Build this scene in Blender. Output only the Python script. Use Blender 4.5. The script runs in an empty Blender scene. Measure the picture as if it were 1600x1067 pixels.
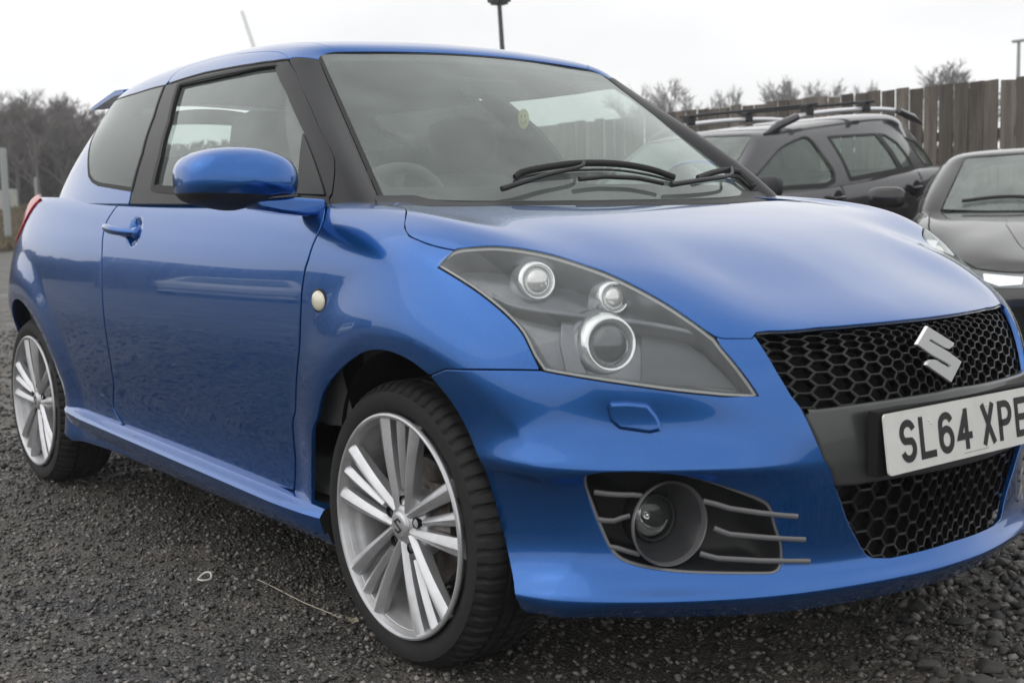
import bpy, bmesh, math, random
import numpy as np
from mathutils import Vector, Matrix
from mathutils.bvhtree import BVHTree
from mathutils.geometry import delaunay_2d_cdt
R = math.radians
rnd = random.Random(7)
SC = bpy.context.scene
COL = SC.collection

# ------------------------------------------------------------------ camera
FPX, YAW, PITCH, ROLL = 1927.8573, 2.48275, -0.10416, -0.0221
CAM = np.array([2.1162, -2.1371, 0.9356])
fw = np.array([math.cos(YAW)*math.cos(PITCH), math.sin(YAW)*math.cos(PITCH), math.sin(PITCH)])
r0 = np.array([math.sin(YAW), -math.cos(YAW), 0.0]); u0 = np.cross(r0, fw)
rt = r0*math.cos(ROLL)+u0*math.sin(ROLL); up = -r0*math.sin(ROLL)+u0*math.cos(ROLL)
cd = bpy.data.cameras.new('camera'); cam = bpy.data.objects.new('camera', cd); COL.objects.link(cam)
cam.matrix_world = Matrix(((rt[0], up[0], -fw[0], CAM[0]), (rt[1], up[1], -fw[1], CAM[1]), (rt[2], up[2], -fw[2], CAM[2]), (0, 0, 0, 1)))
cd.sensor_width = 36.0; cd.lens = FPX/1600*36.0; cd.clip_start = 0.05; cd.clip_end = 3000
cd.dof.use_dof = True; cd.dof.focus_distance = 2.9; cd.dof.aperture_fstop = 6.3
SC.camera = cam

# ------------------------------------------------------------------ sky, sun, exposure
SUN_EL, SUN_ROT = R(48), R(200)
W = bpy.data.worlds.new('World'); SC.world = W; W.use_nodes = True
nt = W.node_tree; N = nt.nodes; L = nt.links
for n in list(N): N.remove(n)
sky = N.new('ShaderNodeTexSky'); sky.sky_type = 'NISHITA'; sky.sun_disc = False
sky.sun_elevation = SUN_EL; sky.sun_rotation = SUN_ROT; sky.air_density = 1.0; sky.dust_density = 4.0; sky.ozone_density = 1.0
hsv = N.new('ShaderNodeHueSaturation'); hsv.inputs['Saturation'].default_value = 0.05; hsv.inputs['Value'].default_value = 0.9
L.new(sky.outputs[0], hsv.inputs['Color'])
tc = N.new('ShaderNodeTexCoord'); mp = N.new('ShaderNodeMapping'); mp.inputs['Scale'].default_value = (1, 1, 2.6)
L.new(tc.outputs['Generated'], mp.inputs[0])
nz = N.new('ShaderNodeTexNoise'); nz.inputs['Scale'].default_value = 2.2; nz.inputs['Detail'].default_value = 6; nz.inputs['Roughness'].default_value = .55
L.new(mp.outputs[0], nz.inputs['Vector'])
cr = N.new('ShaderNodeValToRGB'); cr.color_ramp.elements[0].position = .32; cr.color_ramp.elements[1].position = .68
cr.color_ramp.elements[0].color = (7.3, 7.35, 7.4, 1); cr.color_ramp.elements[1].color = (9.2, 9.2, 9.2, 1)
L.new(nz.outputs['Fac'], cr.inputs[0])
mx = N.new('ShaderNodeMixRGB'); mx.inputs[0].default_value = .88
L.new(hsv.outputs[0], mx.inputs[1]); L.new(cr.outputs[0], mx.inputs[2])
bg = N.new('ShaderNodeBackground'); bg.inputs['Strength'].default_value = 0.15
wo = N.new('ShaderNodeOutputWorld'); L.new(mx.outputs[0], bg.inputs['Color']); L.new(bg.outputs[0], wo.inputs[0])
sl = bpy.data.lights.new('sun', 'SUN'); sl.energy = 0.5; sl.angle = R(75); sl.color = (1, .98, .95)
so = bpy.data.objects.new('sun', sl); COL.objects.link(so); so.rotation_euler = (R(42), 0, R(-20))
SC.view_settings.view_transform = 'Standard'; SC.view_settings.look = 'None'; SC.view_settings.exposure = 0.0
SC.view_settings.gamma = 1.0; SC.view_settings.use_curve_mapping = False
SC.render.engine = 'CYCLES'
SC.cycles.max_bounces = 10; SC.cycles.transparent_max_bounces = 16

# ------------------------------------------------------------------ materials
def mat(name, col, rough=.5, metal=0., coat=0., spec=.5, trans=0., ior=1.45, alpha=1., bump=None, vary=None, emis=None, coat_r=.03):
    m = bpy.data.materials.new(name); m.use_nodes = True
    t = m.node_tree; b = t.nodes['Principled BSDF']
    b.inputs['Base Color'].default_value = (*col, 1); b.inputs['Roughness'].default_value = rough
    b.inputs['Metallic'].default_value = metal; b.inputs['Coat Weight'].default_value = coat
    b.inputs['Coat Roughness'].default_value = coat_r; b.inputs['Specular IOR Level'].default_value = spec
    b.inputs['Transmission Weight'].default_value = trans; b.inputs['IOR'].default_value = ior
    if emis: b.inputs['Emission Color'].default_value = (*emis, 1); b.inputs['Emission Strength'].default_value = 1
    tcn = t.nodes.new('ShaderNodeTexCoord')
    if vary:   # (scale, amount, darkcolour)
        n = t.nodes.new('ShaderNodeTexNoise'); n.inputs['Scale'].default_value = vary[0]; n.inputs['Detail'].default_value = 8; n.inputs['Roughness'].default_value = .65
        t.links.new(tcn.outputs['Object'], n.inputs['Vector'])
        r = t.nodes.new('ShaderNodeValToRGB'); r.color_ramp.elements[0].position = .35; r.color_ramp.elements[1].position = .65
        r.color_ramp.elements[0].color = (*vary[1], 1); r.color_ramp.elements[1].color = (*col, 1)
        t.links.new(n.outputs['Fac'], r.inputs[0]); t.links.new(r.outputs[0], b.inputs['Base Color'])
    if bump:   # (scale, strength, distance)
        n = t.nodes.new('ShaderNodeTexNoise'); n.inputs['Scale'].default_value = bump[0]; n.inputs['Detail'].default_value = 6
        t.links.new(tcn.outputs['Object'], n.inputs['Vector'])
        bp = t.nodes.new('ShaderNodeBump'); bp.inputs['Strength'].default_value = bump[1]; bp.inputs['Distance'].default_value = bump[2]
        t.links.new(n.outputs['Fac'], bp.inputs['Height']); t.links.new(bp.outputs[0], b.inputs['Normal'])
    return m

def paint(name, col, metal=.55, rough=.38, dirt=(.2, .19, .18), dirt_amt=.12, flake=True, coat_r=.015):
    m = mat(name, col, rough=rough, metal=metal, coat=1., coat_r=coat_r); m.node_tree.nodes['Principled BSDF'].inputs['Coat IOR'].default_value = 1.52
    t = m.node_tree; b = t.nodes['Principled BSDF']; tcn = t.nodes.new('ShaderNodeTexCoord')
    # metallic flakes: tiny normal variation under the clear coat
    if flake:
        v = t.nodes.new('ShaderNodeTexVoronoi'); v.inputs['Scale'].default_value = 900
        t.links.new(tcn.outputs['Object'], v.inputs['Vector'])
        mxn = t.nodes.new('ShaderNodeMixRGB'); mxn.blend_type = 'MIX'; mxn.inputs[0].default_value = .10
        mxn.inputs[1].default_value = (*col, 1)
        bw = t.nodes.new('ShaderNodeMixRGB'); bw.blend_type = 'MULTIPLY'; bw.inputs[0].default_value = 1
        bw.inputs[1].default_value = (*[min(1, c*3.2) for c in col], 1)
        t.links.new(v.outputs['Color'], bw.inputs[2]); t.links.new(bw.outputs[0], mxn.inputs[2])
        src = mxn.outputs[0]
    else:
        rg = t.nodes.new('ShaderNodeRGB'); rg.outputs[0].default_value = (*col, 1); src = rg.outputs[0]
    # road film: thin dull dirt, patchy, stronger near the ground
    n = t.nodes.new('ShaderNodeTexNoise'); n.inputs['Scale'].default_value = 5; n.inputs['Detail'].default_value = 10; n.inputs['Roughness'].default_value = .7
    t.links.new(tcn.outputs['Object'], n.inputs['Vector'])
    mr = t.nodes.new('ShaderNodeMapRange'); mr.inputs[1].default_value = .45; mr.inputs[2].default_value = .8; mr.inputs[3].default_value = 0; mr.inputs[4].default_value = dirt_amt
    t.links.new(n.outputs['Fac'], mr.inputs[0])
    md = t.nodes.new('ShaderNodeMixRGB'); md.inputs[2].default_value = (*dirt, 1)
    t.links.new(mr.outputs[0], md.inputs[0]); t.links.new(src, md.inputs[1]); t.links.new(md.outputs[0], b.inputs['Base Color'])
    n2 = t.nodes.new('ShaderNodeMapRange'); n2.inputs[1].default_value = .4; n2.inputs[2].default_value = .75; n2.inputs[3].default_value = coat_r; n2.inputs[4].default_value = coat_r+.02
    t.links.new(n.outputs['Fac'], n2.inputs[0]); t.links.new(n2.outputs[0], b.inputs['Coat Roughness'])
    return m

def glass_mat(name, tint=(.55, .62, .6), rough=.0, haze=.08, hazecol=(.5, .55, .52)):
    """thin automotive glass: mirror coat by fresnel over a tinted see-through pane with a film of dust"""
    m = bpy.data.materials.new(name); m.use_nodes = True; t = m.node_tree
    for n in list(t.nodes): t.nodes.remove(n)
    out = t.nodes.new('ShaderNodeOutputMaterial')
    tr = t.nodes.new('ShaderNodeBsdfTransparent'); tr.inputs[0].default_value = (*tint, 1)
    gl = t.nodes.new('ShaderNodeBsdfGlossy'); gl.inputs['Roughness'].default_value = rough; gl.inputs['Color'].default_value = (.95, 1, .98, 1)
    df = t.nodes.new('ShaderNodeBsdfDiffuse'); df.inputs[0].default_value = (*hazecol, 1)
    fr = t.nodes.new('ShaderNodeFresnel')
    ge = t.nodes.new('ShaderNodeNewGeometry'); io = t.nodes.new('ShaderNodeMapRange'); io.inputs[3].default_value = 1.52; io.inputs[4].default_value = 1/1.52
    t.links.new(ge.outputs['Backfacing'], io.inputs[0]); t.links.new(io.outputs[0], fr.inputs[0])   # thin pane: same reflectance from both sides
    mm = t.nodes.new('ShaderNodeMath'); mm.operation = 'MULTIPLY_ADD'; mm.inputs[1].default_value = 1.0; mm.inputs[2].default_value = 0.01; mm.use_clamp = True
    t.links.new(fr.outputs[0], mm.inputs[0])
    m1 = t.nodes.new('ShaderNodeMixShader'); m1.inputs[0].default_value = haze
    tcn = t.nodes.new('ShaderNodeTexCoord'); nn = t.nodes.new('ShaderNodeTexNoise'); nn.inputs['Scale'].default_value = 6; nn.inputs['Detail'].default_value = 8
    t.links.new(tcn.outputs['Object'], nn.inputs['Vector'])
    mr = t.nodes.new('ShaderNodeMapRange'); mr.inputs[1].default_value = .3; mr.inputs[2].default_value = .8; mr.inputs[3].default_value = haze*.7; mr.inputs[4].default_value = haze*1.5
    t.links.new(nn.outputs['Fac'], mr.inputs[0]); t.links.new(mr.outputs[0], m1.inputs[0])
    t.links.new(tr.outputs[0], m1.inputs[1]); t.links.new(df.outputs[0], m1.inputs[2])
    m2 = t.nodes.new('ShaderNodeMixShader'); t.links.new(mm.outputs[0], m2.inputs[0])
    t.links.new(m1.outputs[0], m2.inputs[1]); t.links.new(gl.outputs[0], m2.inputs[2]); t.links.new(m2.outputs[0], out.inputs[0])
    return m

M = {}
M['blue'] = paint('blue_paint', (0.004, 0.094, 0.355), metal=.78, rough=.26, dirt_amt=.03)
M['black_gloss'] = mat('black_gloss_film', (.02, .021, .023), rough=.25, coat=.6)
M['pillar'] = mat('pillar_black', (.014, .0145, .017), rough=.35, coat=.04, spec=.3)
M['trim'] = mat('black_trim_plastic', (.022, .023, .025), rough=.5, bump=(400, .15, .001))
M['dark'] = mat('dark_cavity', (.008, .008, .009), rough=.9)
M['gap'] = mat('panel_gap', (.004, .004, .005), rough=.9)
M['rubber'] = mat('rubber', (.014, .014, .015), rough=.6)
M['tyre'] = mat('tyre_rubber', (.010, .010, .0105), rough=.7, vary=(30, (.017, .016, .015)), bump=(60, .2, .001))
M['silver'] = mat('alloy_silver', (.60, .61, .63), rough=.30, metal=.6, coat=.5, vary=(18, (.50, .50, .51)))
M['rim_in'] = mat('rim_barrel_silver', (.60, .61, .63), rough=.4, metal=.5, vary=(10, (.42, .41, .40)))
M['chrome'] = mat('chrome', (.88, .89, .90), rough=.14, metal=.85)
M['brake'] = mat('brake_steel', (.28, .27, .26), rough=.4, metal=.9, vary=(25, (.12, .09, .07)))
M['glass'] = glass_mat('window_glass', (.76, .84, .81), haze=.17, hazecol=(.55, .62, .6))
M['screen'] = glass_mat('windscreen_glass', (.78, .85, .82), haze=.15, hazecol=(.55, .62, .59))
M['privacy'] = glass_mat('privacy_glass', (.04, .04, .045), haze=.02, hazecol=(.22, .23, .26))
M['lens'] = glass_mat('headlight_lens', (.92, .93, .93), haze=.012, hazecol=(.62, .62, .60))
M['interior'] = mat('interior_trim', (.11, .112, .115), rough=.8, bump=(150, .3, .002))
M['seat'] = mat('seat_cloth', (.085, .088, .092), rough=.95, bump=(300, .4, .002))
M['headliner'] = mat('headliner_cloth', (.58, .58, .55), rough=.95)
M['red'] = mat('red_lens', (.55, .01, .02), rough=.22, coat=.25, vary=(20, (.35, .005, .01)))
M['plate'] = mat('plate_white', (.74, .74, .72), rough=.35, coat=.5, vary=(9, (.66, .66, .63)))
M['ink'] = mat('plate_black_ink', (.012, .012, .014), rough=.4)
M['amber'] = mat('indicator_lens', (.78, .74, .60), rough=.15, coat=1.)
M['grille'] = mat('grille_black', (.007, .007, .0075), rough=.28)
M['bulb'] = mat('bulb_glass', (.75, .75, .74), rough=.12, metal=.5, coat=1.)
M['housing'] = mat('lamp_housing', (.21, .215, .235), rough=.25, metal=.6, vary=(9, (.13, .135, .15)))
M['housing_dark'] = mat('lamp_housing_dark', (.10, .105, .115), rough=.35, metal=.4)
M['lamp_rim'] = mat('lamp_rim_plastic', (.33, .33, .325), rough=.3)
M['grey_panel'] = mat('plate_surround', (.055, .057, .058), rough=.30, coat=.3, vary=(5, (.04, .041, .043)))
M['fog_edge'] = mat('fog_trim_edge', (.16, .16, .165), rough=.3, coat=.4)

# ------------------------------------------------------------------ helpers
def tag(o, label=None, cat=None, group=None, kind=None):
    if label: o['label'] = label
    if cat: o['category'] = cat
    if group: o['group'] = group
    if kind: o['kind'] = kind
    return o
def empty(name, loc=(0, 0, 0), rz=0):
    o = bpy.data.objects.new(name, None); COL.objects.link(o); o.location = loc; o.rotation_euler = (0, 0, rz); o.empty_display_size = .1
    return o
def link(name, me, m, parent=None):
    o = bpy.data.objects.new(name, me); COL.objects.link(o)
    if m is not None and len(me.materials) == 0:
        for x in (m if isinstance(m, (list, tuple)) else [m]): me.materials.append(x)
    if parent is not None: o.parent = parent
    return o
def mesh_np(name, V, Fc, m=None, parent=None, smooth=True, normals=None, matidx=None, auto=None):
    me = bpy.data.meshes.new(name)
    me.from_pydata([tuple(map(float, v)) for v in V], [], [tuple(map(int, f)) for f in Fc])
    me.update()
    if smooth: me.polygons.foreach_set('use_smooth', [True]*len(me.polygons))
    if normals is not None:
        me.normals_split_custom_set_from_vertices([tuple(map(float, n)) for n in normals])
    elif auto is not None:
        me.set_sharp_from_angle(angle=R(auto))
    o = link(name, me, m, parent)
    if matidx is not None: me.polygons.foreach_set('material_index', matidx)
    return o
def mirror(o, parent=None, name=None):
    """the same part on the car's other side"""
    me = o.data.copy(); n = len(me.vertices)
    co = np.empty(n*3, np.float32); me.vertices.foreach_get('co', co); co = co.reshape(-1, 3)
    faces = [tuple(reversed(p.vertices[:])) for p in me.polygons]
    mi = [p.material_index for p in me.polygons]; sm = [p.use_smooth for p in me.polygons]
    co[:, 1] *= -1
    nn = None
    if o.data.has_custom_normals:
        nn = np.zeros((n, 3)); 
        cn = np.empty(len(o.data.loops)*3, np.float32); o.data.corner_normals.foreach_get('vector', cn); cn = cn.reshape(-1, 3)
        li = np.empty(len(o.data.loops), np.int32); o.data.loops.foreach_get('vertex_index', li)
        nn[li] = cn; nn[:, 1] *= -1
    m2 = bpy.data.meshes.new(o.data.name); m2.from_pydata(co.tolist(), [], faces); m2.update()
    m2.polygons.foreach_set('use_smooth', sm); m2.polygons.foreach_set('material_index', mi)
    for mm in o.data.materials: m2.materials.append(mm)
    if nn is not None: m2.normals_split_custom_set_from_vertices(nn.tolist())
    bpy.data.meshes.remove(me)
    q = link(name or o.name.split('.')[0], m2, None, parent if parent is not None else o.parent)
    if nn is None and o.get('auto'): m2.set_sharp_from_angle(angle=R(o['auto']))
    if o.location.length: q.location = (o.location.x, -o.location.y, o.location.z)
    return q

def ray(u, v):
    return fw + rt*(u-800)/FPX - up*(v-533.5)/FPX
def on_plane(u, v, ax, val):
    d = ray(u, v); return CAM+d*((val-CAM[ax])/d[ax])

# clamped cubic B-spline basis
def basis(n, t):
    t = np.clip(np.asarray(t, float), 0, 1-1e-9)
    k = 3; kn = np.concatenate([np.zeros(k), np.linspace(0, 1, n-k+1), np.ones(k)])
    B = np.zeros((len(t), n+k))
    for i in range(n+k):
        B[:, i] = (t >= kn[i]) & (t < kn[i+1])
    for d in range(1, k+1):
        Bn = np.zeros((len(t), n+k-d))
        for i in range(n+k-d):
            a = kn[i+d]-kn[i]; b = kn[i+d+1]-kn[i+1]
            if a > 0: Bn[:, i] += (t-kn[i])/a*B[:, i]
            if b > 0: Bn[:, i] += (kn[i+d+1]-t)/b*B[:, i+1]
        B = Bn
    return B
class Surf:
    """tensor-product B-spline sheet; u along the car, v upwards; disp = real relief added along the normal"""
    def __init__(s, ctrl, disp=None, nu=260, nv=200, flip=False):
        s.c = np.asarray(ctrl, float); s.m, s.n = s.c.shape[:2]; s.disp = disp; s.sign = -1. if flip else 1.
        U, V = np.meshgrid(np.linspace(0, 1, nu), np.linspace(0, 1, nv), indexing='ij')
        P = s.base(U.ravel(), V.ravel()); s.gu, s.gv = U.ravel(), V.ravel()
        s.P = P; idx = np.arange(nu*nv).reshape(nu, nv)
        s.F = np.stack([idx[:-1, :-1], idx[1:, :-1], idx[1:, 1:], idx[:-1, 1:]], -1).reshape(-1, 4)
        s.tri = np.concatenate([s.F[:, [0, 1, 2]], s.F[:, [0, 2, 3]]])
        s.bvh = BVHTree.FromPolygons([Vector(p) for p in P], [tuple(map(int, t)) for t in s.tri])
        g = P.reshape(nu, nv, 3)
        s.Lu = np.linalg.norm(np.diff(g, axis=0), axis=2).sum(0).mean(); s.Lv = np.linalg.norm(np.diff(g, axis=1), axis=2).sum(1).mean()
    def base(s, u, v):
        return np.einsum('pi,pj,ijk->pk', basis(s.m, u), basis(s.n, v), s.c, optimize=True)
    def bnorm(s, u, v, e=1e-4):
        du = s.base(np.clip(u+e, 0, 1), v)-s.base(np.clip(u-e, 0, 1), v); dv = s.base(u, np.clip(v+e, 0, 1))-s.base(u, np.clip(v-e, 0, 1))
        n = np.cross(du, dv); return s.sign*n/(np.linalg.norm(n, axis=1)[:, None]+1e-12)
    def ev(s, u, v):
        p = s.base(u, v)
        if s.disp is not None: p = p + s.bnorm(u, v)*s.disp(p)[:, None]
        return p
    def full(s, u, v, e=6e-4):
        u = np.asarray(u, float); v = np.asarray(v, float)
        p = s.ev(u, v)
        a = np.clip(u+e, 0, 1); b = np.clip(u-e, 0, 1); c = np.clip(v+e, 0, 1); d = np.clip(v-e, 0, 1)
        n = np.cross(s.ev(a, v)-s.ev(b, v), s.ev(u, c)-s.ev(u, d))
        return p, s.sign*n/(np.linalg.norm(n, axis=1)[:, None]+1e-12)
    def hit(s, o, d):
        loc, nn, i, dist = s.bvh.ray_cast(Vector(o), Vector(d))
        return s._uv(loc, i)
    def _uv(s, loc, i):
        if loc is None: return None
        t = s.tri[i]; a, b, c = s.P[t[0]], s.P[t[1]], s.P[t[2]]; p = np.array(loc)
        v0, v1, v2 = b-a, c-a, p-a; d00, d01, d11, d20, d21 = v0@v0, v0@v1, v1@v1, v2@v0, v2@v1
        den = d00*d11-d01*d01+1e-18; y = (d11*d20-d01*d21)/den; z = (d00*d21-d01*d20)/den; x = 1-y-z
        return (x*s.gu[t[0]]+y*s.gu[t[1]]+z*s.gu[t[2]], x*s.gv[t[0]]+y*s.gv[t[1]]+z*s.gv[t[2]])
    def px(s, u, v):
        """parameter of the point of this sheet measured at (u, v) in the photograph"""
        h = s.hit(CAM, ray(u, v))
        if h is None:
            # nearest point on the sheet to the sight line (outline points that just miss)
            best = None; d = ray(u, v); d = d/np.linalg.norm(d)
            w = s.P-CAM; t = w@d; q = np.linalg.norm(w-t[:, None]*d, axis=1); i = q.argmin()
            return (s.gu[i], s.gv[i])
        return h
    def near(s, p):
        loc, nn, i, d = s.bvh.find_nearest(Vector(p)); return s._uv(loc, i)
    def trace(s, pts):
        return [s.px(*p) for p in pts]

def crom(pts, closed=False, step=None, n=8):
    """smooth curve through points (Catmull-Rom, centripetal-ish)"""
    P = [np.array(p, float) for p in pts]
    if closed: Q = [P[-1]]+P+[P[0], P[1]]
    else: Q = [2*P[0]-P[1]]+P+[2*P[-1]-P[-2]]
    out = []
    for i in range(1, len(Q)-2):
        a, b, c, d = Q[i-1:i+3]
        for k in range(n):
            t = k/n
            out.append(.5*((2*b)+(-a+c)*t+(2*a-5*b+4*c-d)*t*t+(-a+3*b-3*c+d)*t**3))
    if not closed: out.append(P[-1])
    return [tuple(o) for o in out]
def dens(pts, step, closed=True):
    """resample polyline keeping corners; step in same units"""
    out = []; n = len(pts); m = n if closed else n-1
    for i in range(m):
        a = np.array(pts[i], float); b = np.array(pts[(i+1) % n], float)
        k = max(1, int(math.ceil(np.linalg.norm(b-a)/step)))
        for j in range(k): out.append(tuple(a+(b-a)*j/k))
    if not closed: out.append(tuple(pts[-1]))
    return out
def inpoly(poly, x, y):
    poly = np.asarray(poly); x = np.asarray(x); y = np.asarray(y); c = np.zeros(x.shape, bool)
    j = len(poly)-1
    for i in range(len(poly)):
        xi, yi = poly[i]; xj, yj = poly[j]
        if yi != yj:
            k = ((yi > y) != (yj > y)) & (x < (xj-xi)*(y-yi)/(yj-yi)+xi); c ^= k
        j = i
    return c
def offset_poly(p, d):
    """move closed polygon inward by d (metres in metric plane)"""
    p = np.asarray(p, float); a = np.roll(p, 1, 0); b = np.roll(p, -1, 0)
    area = .5*np.sum(p[:, 0]*b[:, 1]-b[:, 0]*p[:, 1]); sg = 1 if area > 0 else -1
    e1 = p-a; e1 /= np.linalg.norm(e1, axis=1)[:, None]+1e-12; e2 = b-p; e2 /= np.linalg.norm(e2, axis=1)[:, None]+1e-12
    n1 = np.stack([-e1[:, 1], e1[:, 0]], 1); n2 = np.stack([-e2[:, 1], e2[:, 0]], 1)
    nn = n1+n2; l = np.linalg.norm(nn, axis=1)[:, None]; nn = nn/(l+1e-9); c = np.clip(np.sum(nn*n1, 1), .45, 1)[:, None]
    return p+sg*nn*d/c
def clean(p, tol):
    out = [p[0]]
    for q in p[1:]:
        if np.hypot(q[0]-out[-1][0], q[1]-out[-1][1]) > tol: out.append(q)
    if np.hypot(out[0][0]-out[-1][0], out[0][1]-out[-1][1]) < tol: out.pop()
    return out

def panel(name, S, poly, m, parent=None, holes=(), res=.014, gap=.0018, thick=.010, off=0., round_=.0018, norm_flip=False):
    """a body panel cut from sheet S along a closed outline given in the sheet's parameters, with rolled edges"""
    Lu, Lv = S.Lu, S.Lv
    def met(p): return np.asarray(p, float)*[Lu, Lv]
    def cyc(p, g):
        q = clean(dens([tuple(x) for x in met(p)], res*.8), res*.12)
        return offset_poly(q, g)
    outer = cyc(poly, gap+round_); inner = [cyc(h, -(gap+round_)) for h in holes]
    loops = [outer]+inner
    pts = []; edges = []
    for lp in loops:
        b = len(pts); pts += [tuple(x) for x in lp]; edges += [(b+i, b+(i+1) % len(lp)) for i in range(len(lp))]
    nb = len(pts)
    lo = outer.min(0); hi = outer.max(0)
    gx, gy = np.meshgrid(np.arange(lo[0]+res*.5, hi[0], res), np.arange(lo[1]+res*.5, hi[1], res), indexing='ij')
    gx = gx.ravel(); gy = gy.ravel(); ok = inpoly(offset_poly(outer, res*.35), gx, gy)
    for h in inner: ok &= ~inpoly(offset_poly(h, -res*.35), gx, gy)
    pts += list(zip(gx[ok], gy[ok]))
    vo, eo, fo, ov, oe, of = delaunay_2d_cdt([Vector(p) for p in pts], edges, [], 0, 1e-7)
    V2 = np.array([tuple(v) for v in vo]); F = np.array([f for f in fo if len(f) == 3])
    cen = V2[F].mean(1); ok = inpoly(outer, cen[:, 0], cen[:, 1])
    for h in inner: ok &= ~inpoly(h, cen[:, 0], cen[:, 1])
    F = F[ok]
    P, Nn = S.full(np.clip(V2[:, 0]/Lu, 0, 1), np.clip(V2[:, 1]/Lv, 0, 1))
    if off: P = P+Nn*off
    # orient faces to the normal
    fn = np.cross(P[F[:, 1]]-P[F[:, 0]], P[F[:, 2]]-P[F[:, 0]]); w = np.einsum('ij,ij->i', fn, Nn[F].mean(1)) < 0
    F[w] = F[w][:, [0, 2, 1]]
    V = [P]; NN = [Nn]; faces = [tuple(f) for f in F]; base = len(P)
    # rolled edge + return flange
    if thick > 0:
        for li, lp in enumerate(loops):
            sg = 1 if li == 0 else -1
            rings = []; n = len(lp)
            pp = [(0, 0, 0), (round_*.7, round_*.3, 45), (round_, round_, 85), (round_, thick, 90)]
            uv0 = lp; tan = None
            p0, n0 = S.full(np.clip(lp[:, 0]/Lu, 0, 1), np.clip(lp[:, 1]/Lv, 0, 1))
            o1 = offset_poly(lp, -round_*sg); p1, _ = S.full(np.clip(o1[:, 0]/Lu, 0, 1), np.clip(o1[:, 1]/Lv, 0, 1))
            out = p1-p0; l = np.linalg.norm(out, axis=1)[:, None]
            bad = l[:, 0] < round_*.2
            out = out/(l+1e-9)
            if off: p0 = p0+n0*off
            for (o_, d_, ang) in pp:
                V.append(p0+out*o_-n0*d_); NN.append(n0*math.cos(R(ang))+out*math.sin(R(ang))); rings.append(base); base += n
            for k in range(len(rings)-1):
                for i in range(n):
                    j = (i+1) % n; a, b, c, d = rings[k]+i, rings[k]+j, rings[k+1]+j, rings[k+1]+i
                    faces.append((a, b, c, d))
    V = np.concatenate(V); NN = np.concatenate(NN); NN /= np.linalg.norm(NN, axis=1)[:, None]+1e-9
    # orient the quads
    ff = []
    for f in faces:
        if len(f) == 4:
            nrm = np.cross(V[f[1]]-V[f[0]], V[f[3]]-V[f[0]])
            if nrm@(NN[f[0]]+NN[f[2]]+NN[f[1]]+NN[f[3]]) < 0: f = (f[0], f[3], f[2], f[1])
        ff.append(f)
    o = mesh_np(name, V, ff, m, parent, normals=NN)
    return o

def strip(name, S, curve, width, depth, m, parent=None, closed=False, step=.01):
    """flat band lying along a traced line on sheet S, sunk by depth (or proud when negative)"""
    c = np.array(dens([tuple(x) for x in np.asarray(curve)*[S.Lu, S.Lv]], step, closed)); n = len(c)
    t = np.roll(c, -1, 0)-np.roll(c, 1, 0)
    if not closed: t[0] = c[1]-c[0]; t[-1] = c[-1]-c[-2]
    t /= np.linalg.norm(t, axis=1)[:, None]+1e-12; nn = np.stack([-t[:, 1], t[:, 0]], 1)
    rows = []
    for s in (-.5, .5):
        q = c+nn*width*s; p, nr = S.full(np.clip(q[:, 0]/S.Lu, 0, 1), np.clip(q[:, 1]/S.Lv, 0, 1)); rows.append(p-nr*depth)
    V = np.concatenate(rows); F = []
    for i in range(n if closed else n-1):
        j = (i+1) % n; F.append((i, j, n+j, n+i))
    return mesh_np(name, V, F, m, parent)

def tube(name, pts, r, m, parent=None, seg=8, closed=False, flat=1.0, caps=True):
    """round bar through 3D points; r scalar or list"""
    P = np.array(pts, float); n = len(P); rr = np.full(n, r) if np.isscalar(r) else np.array(r, float)
    V = []; F = []; prev = None
    for i in range(n):
        a = P[(i-1) % n] if (closed or i > 0) else P[0]; b = P[(i+1) % n] if (closed or i < n-1) else P[-1]
        t = b-a; t /= np.linalg.norm(t)+1e-12
        if prev is None:
            x = np.cross(t, [0, 0, 1.]); 
            if np.linalg.norm(x) < 1e-3: x = np.cross(t, [1., 0, 0])
        else: x = prev-t*(prev@t)
        x /= np.linalg.norm(x)+1e-12; prev = x; y = np.cross(t, x)
        for k in range(seg):
            a_ = 2*math.pi*k/seg; V.append(P[i]+rr[i]*(x*math.cos(a_)+y*math.sin(a_)*flat))
    for i in range(n if closed else n-1):
        j = (i+1) % n
        for k in range(seg):
            l = (k+1) % seg; F.append((i*seg+k, i*seg+l, j*seg+l, j*seg+k))
    if caps and not closed:
        F.append(tuple(range(seg))[::-1]); F.append(tuple((n-1)*seg+k for k in range(seg)))
    if m is None and parent is None and name is None: return V, F
    o = mesh_np(name, V, F, m, parent, auto=50); return o

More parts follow.
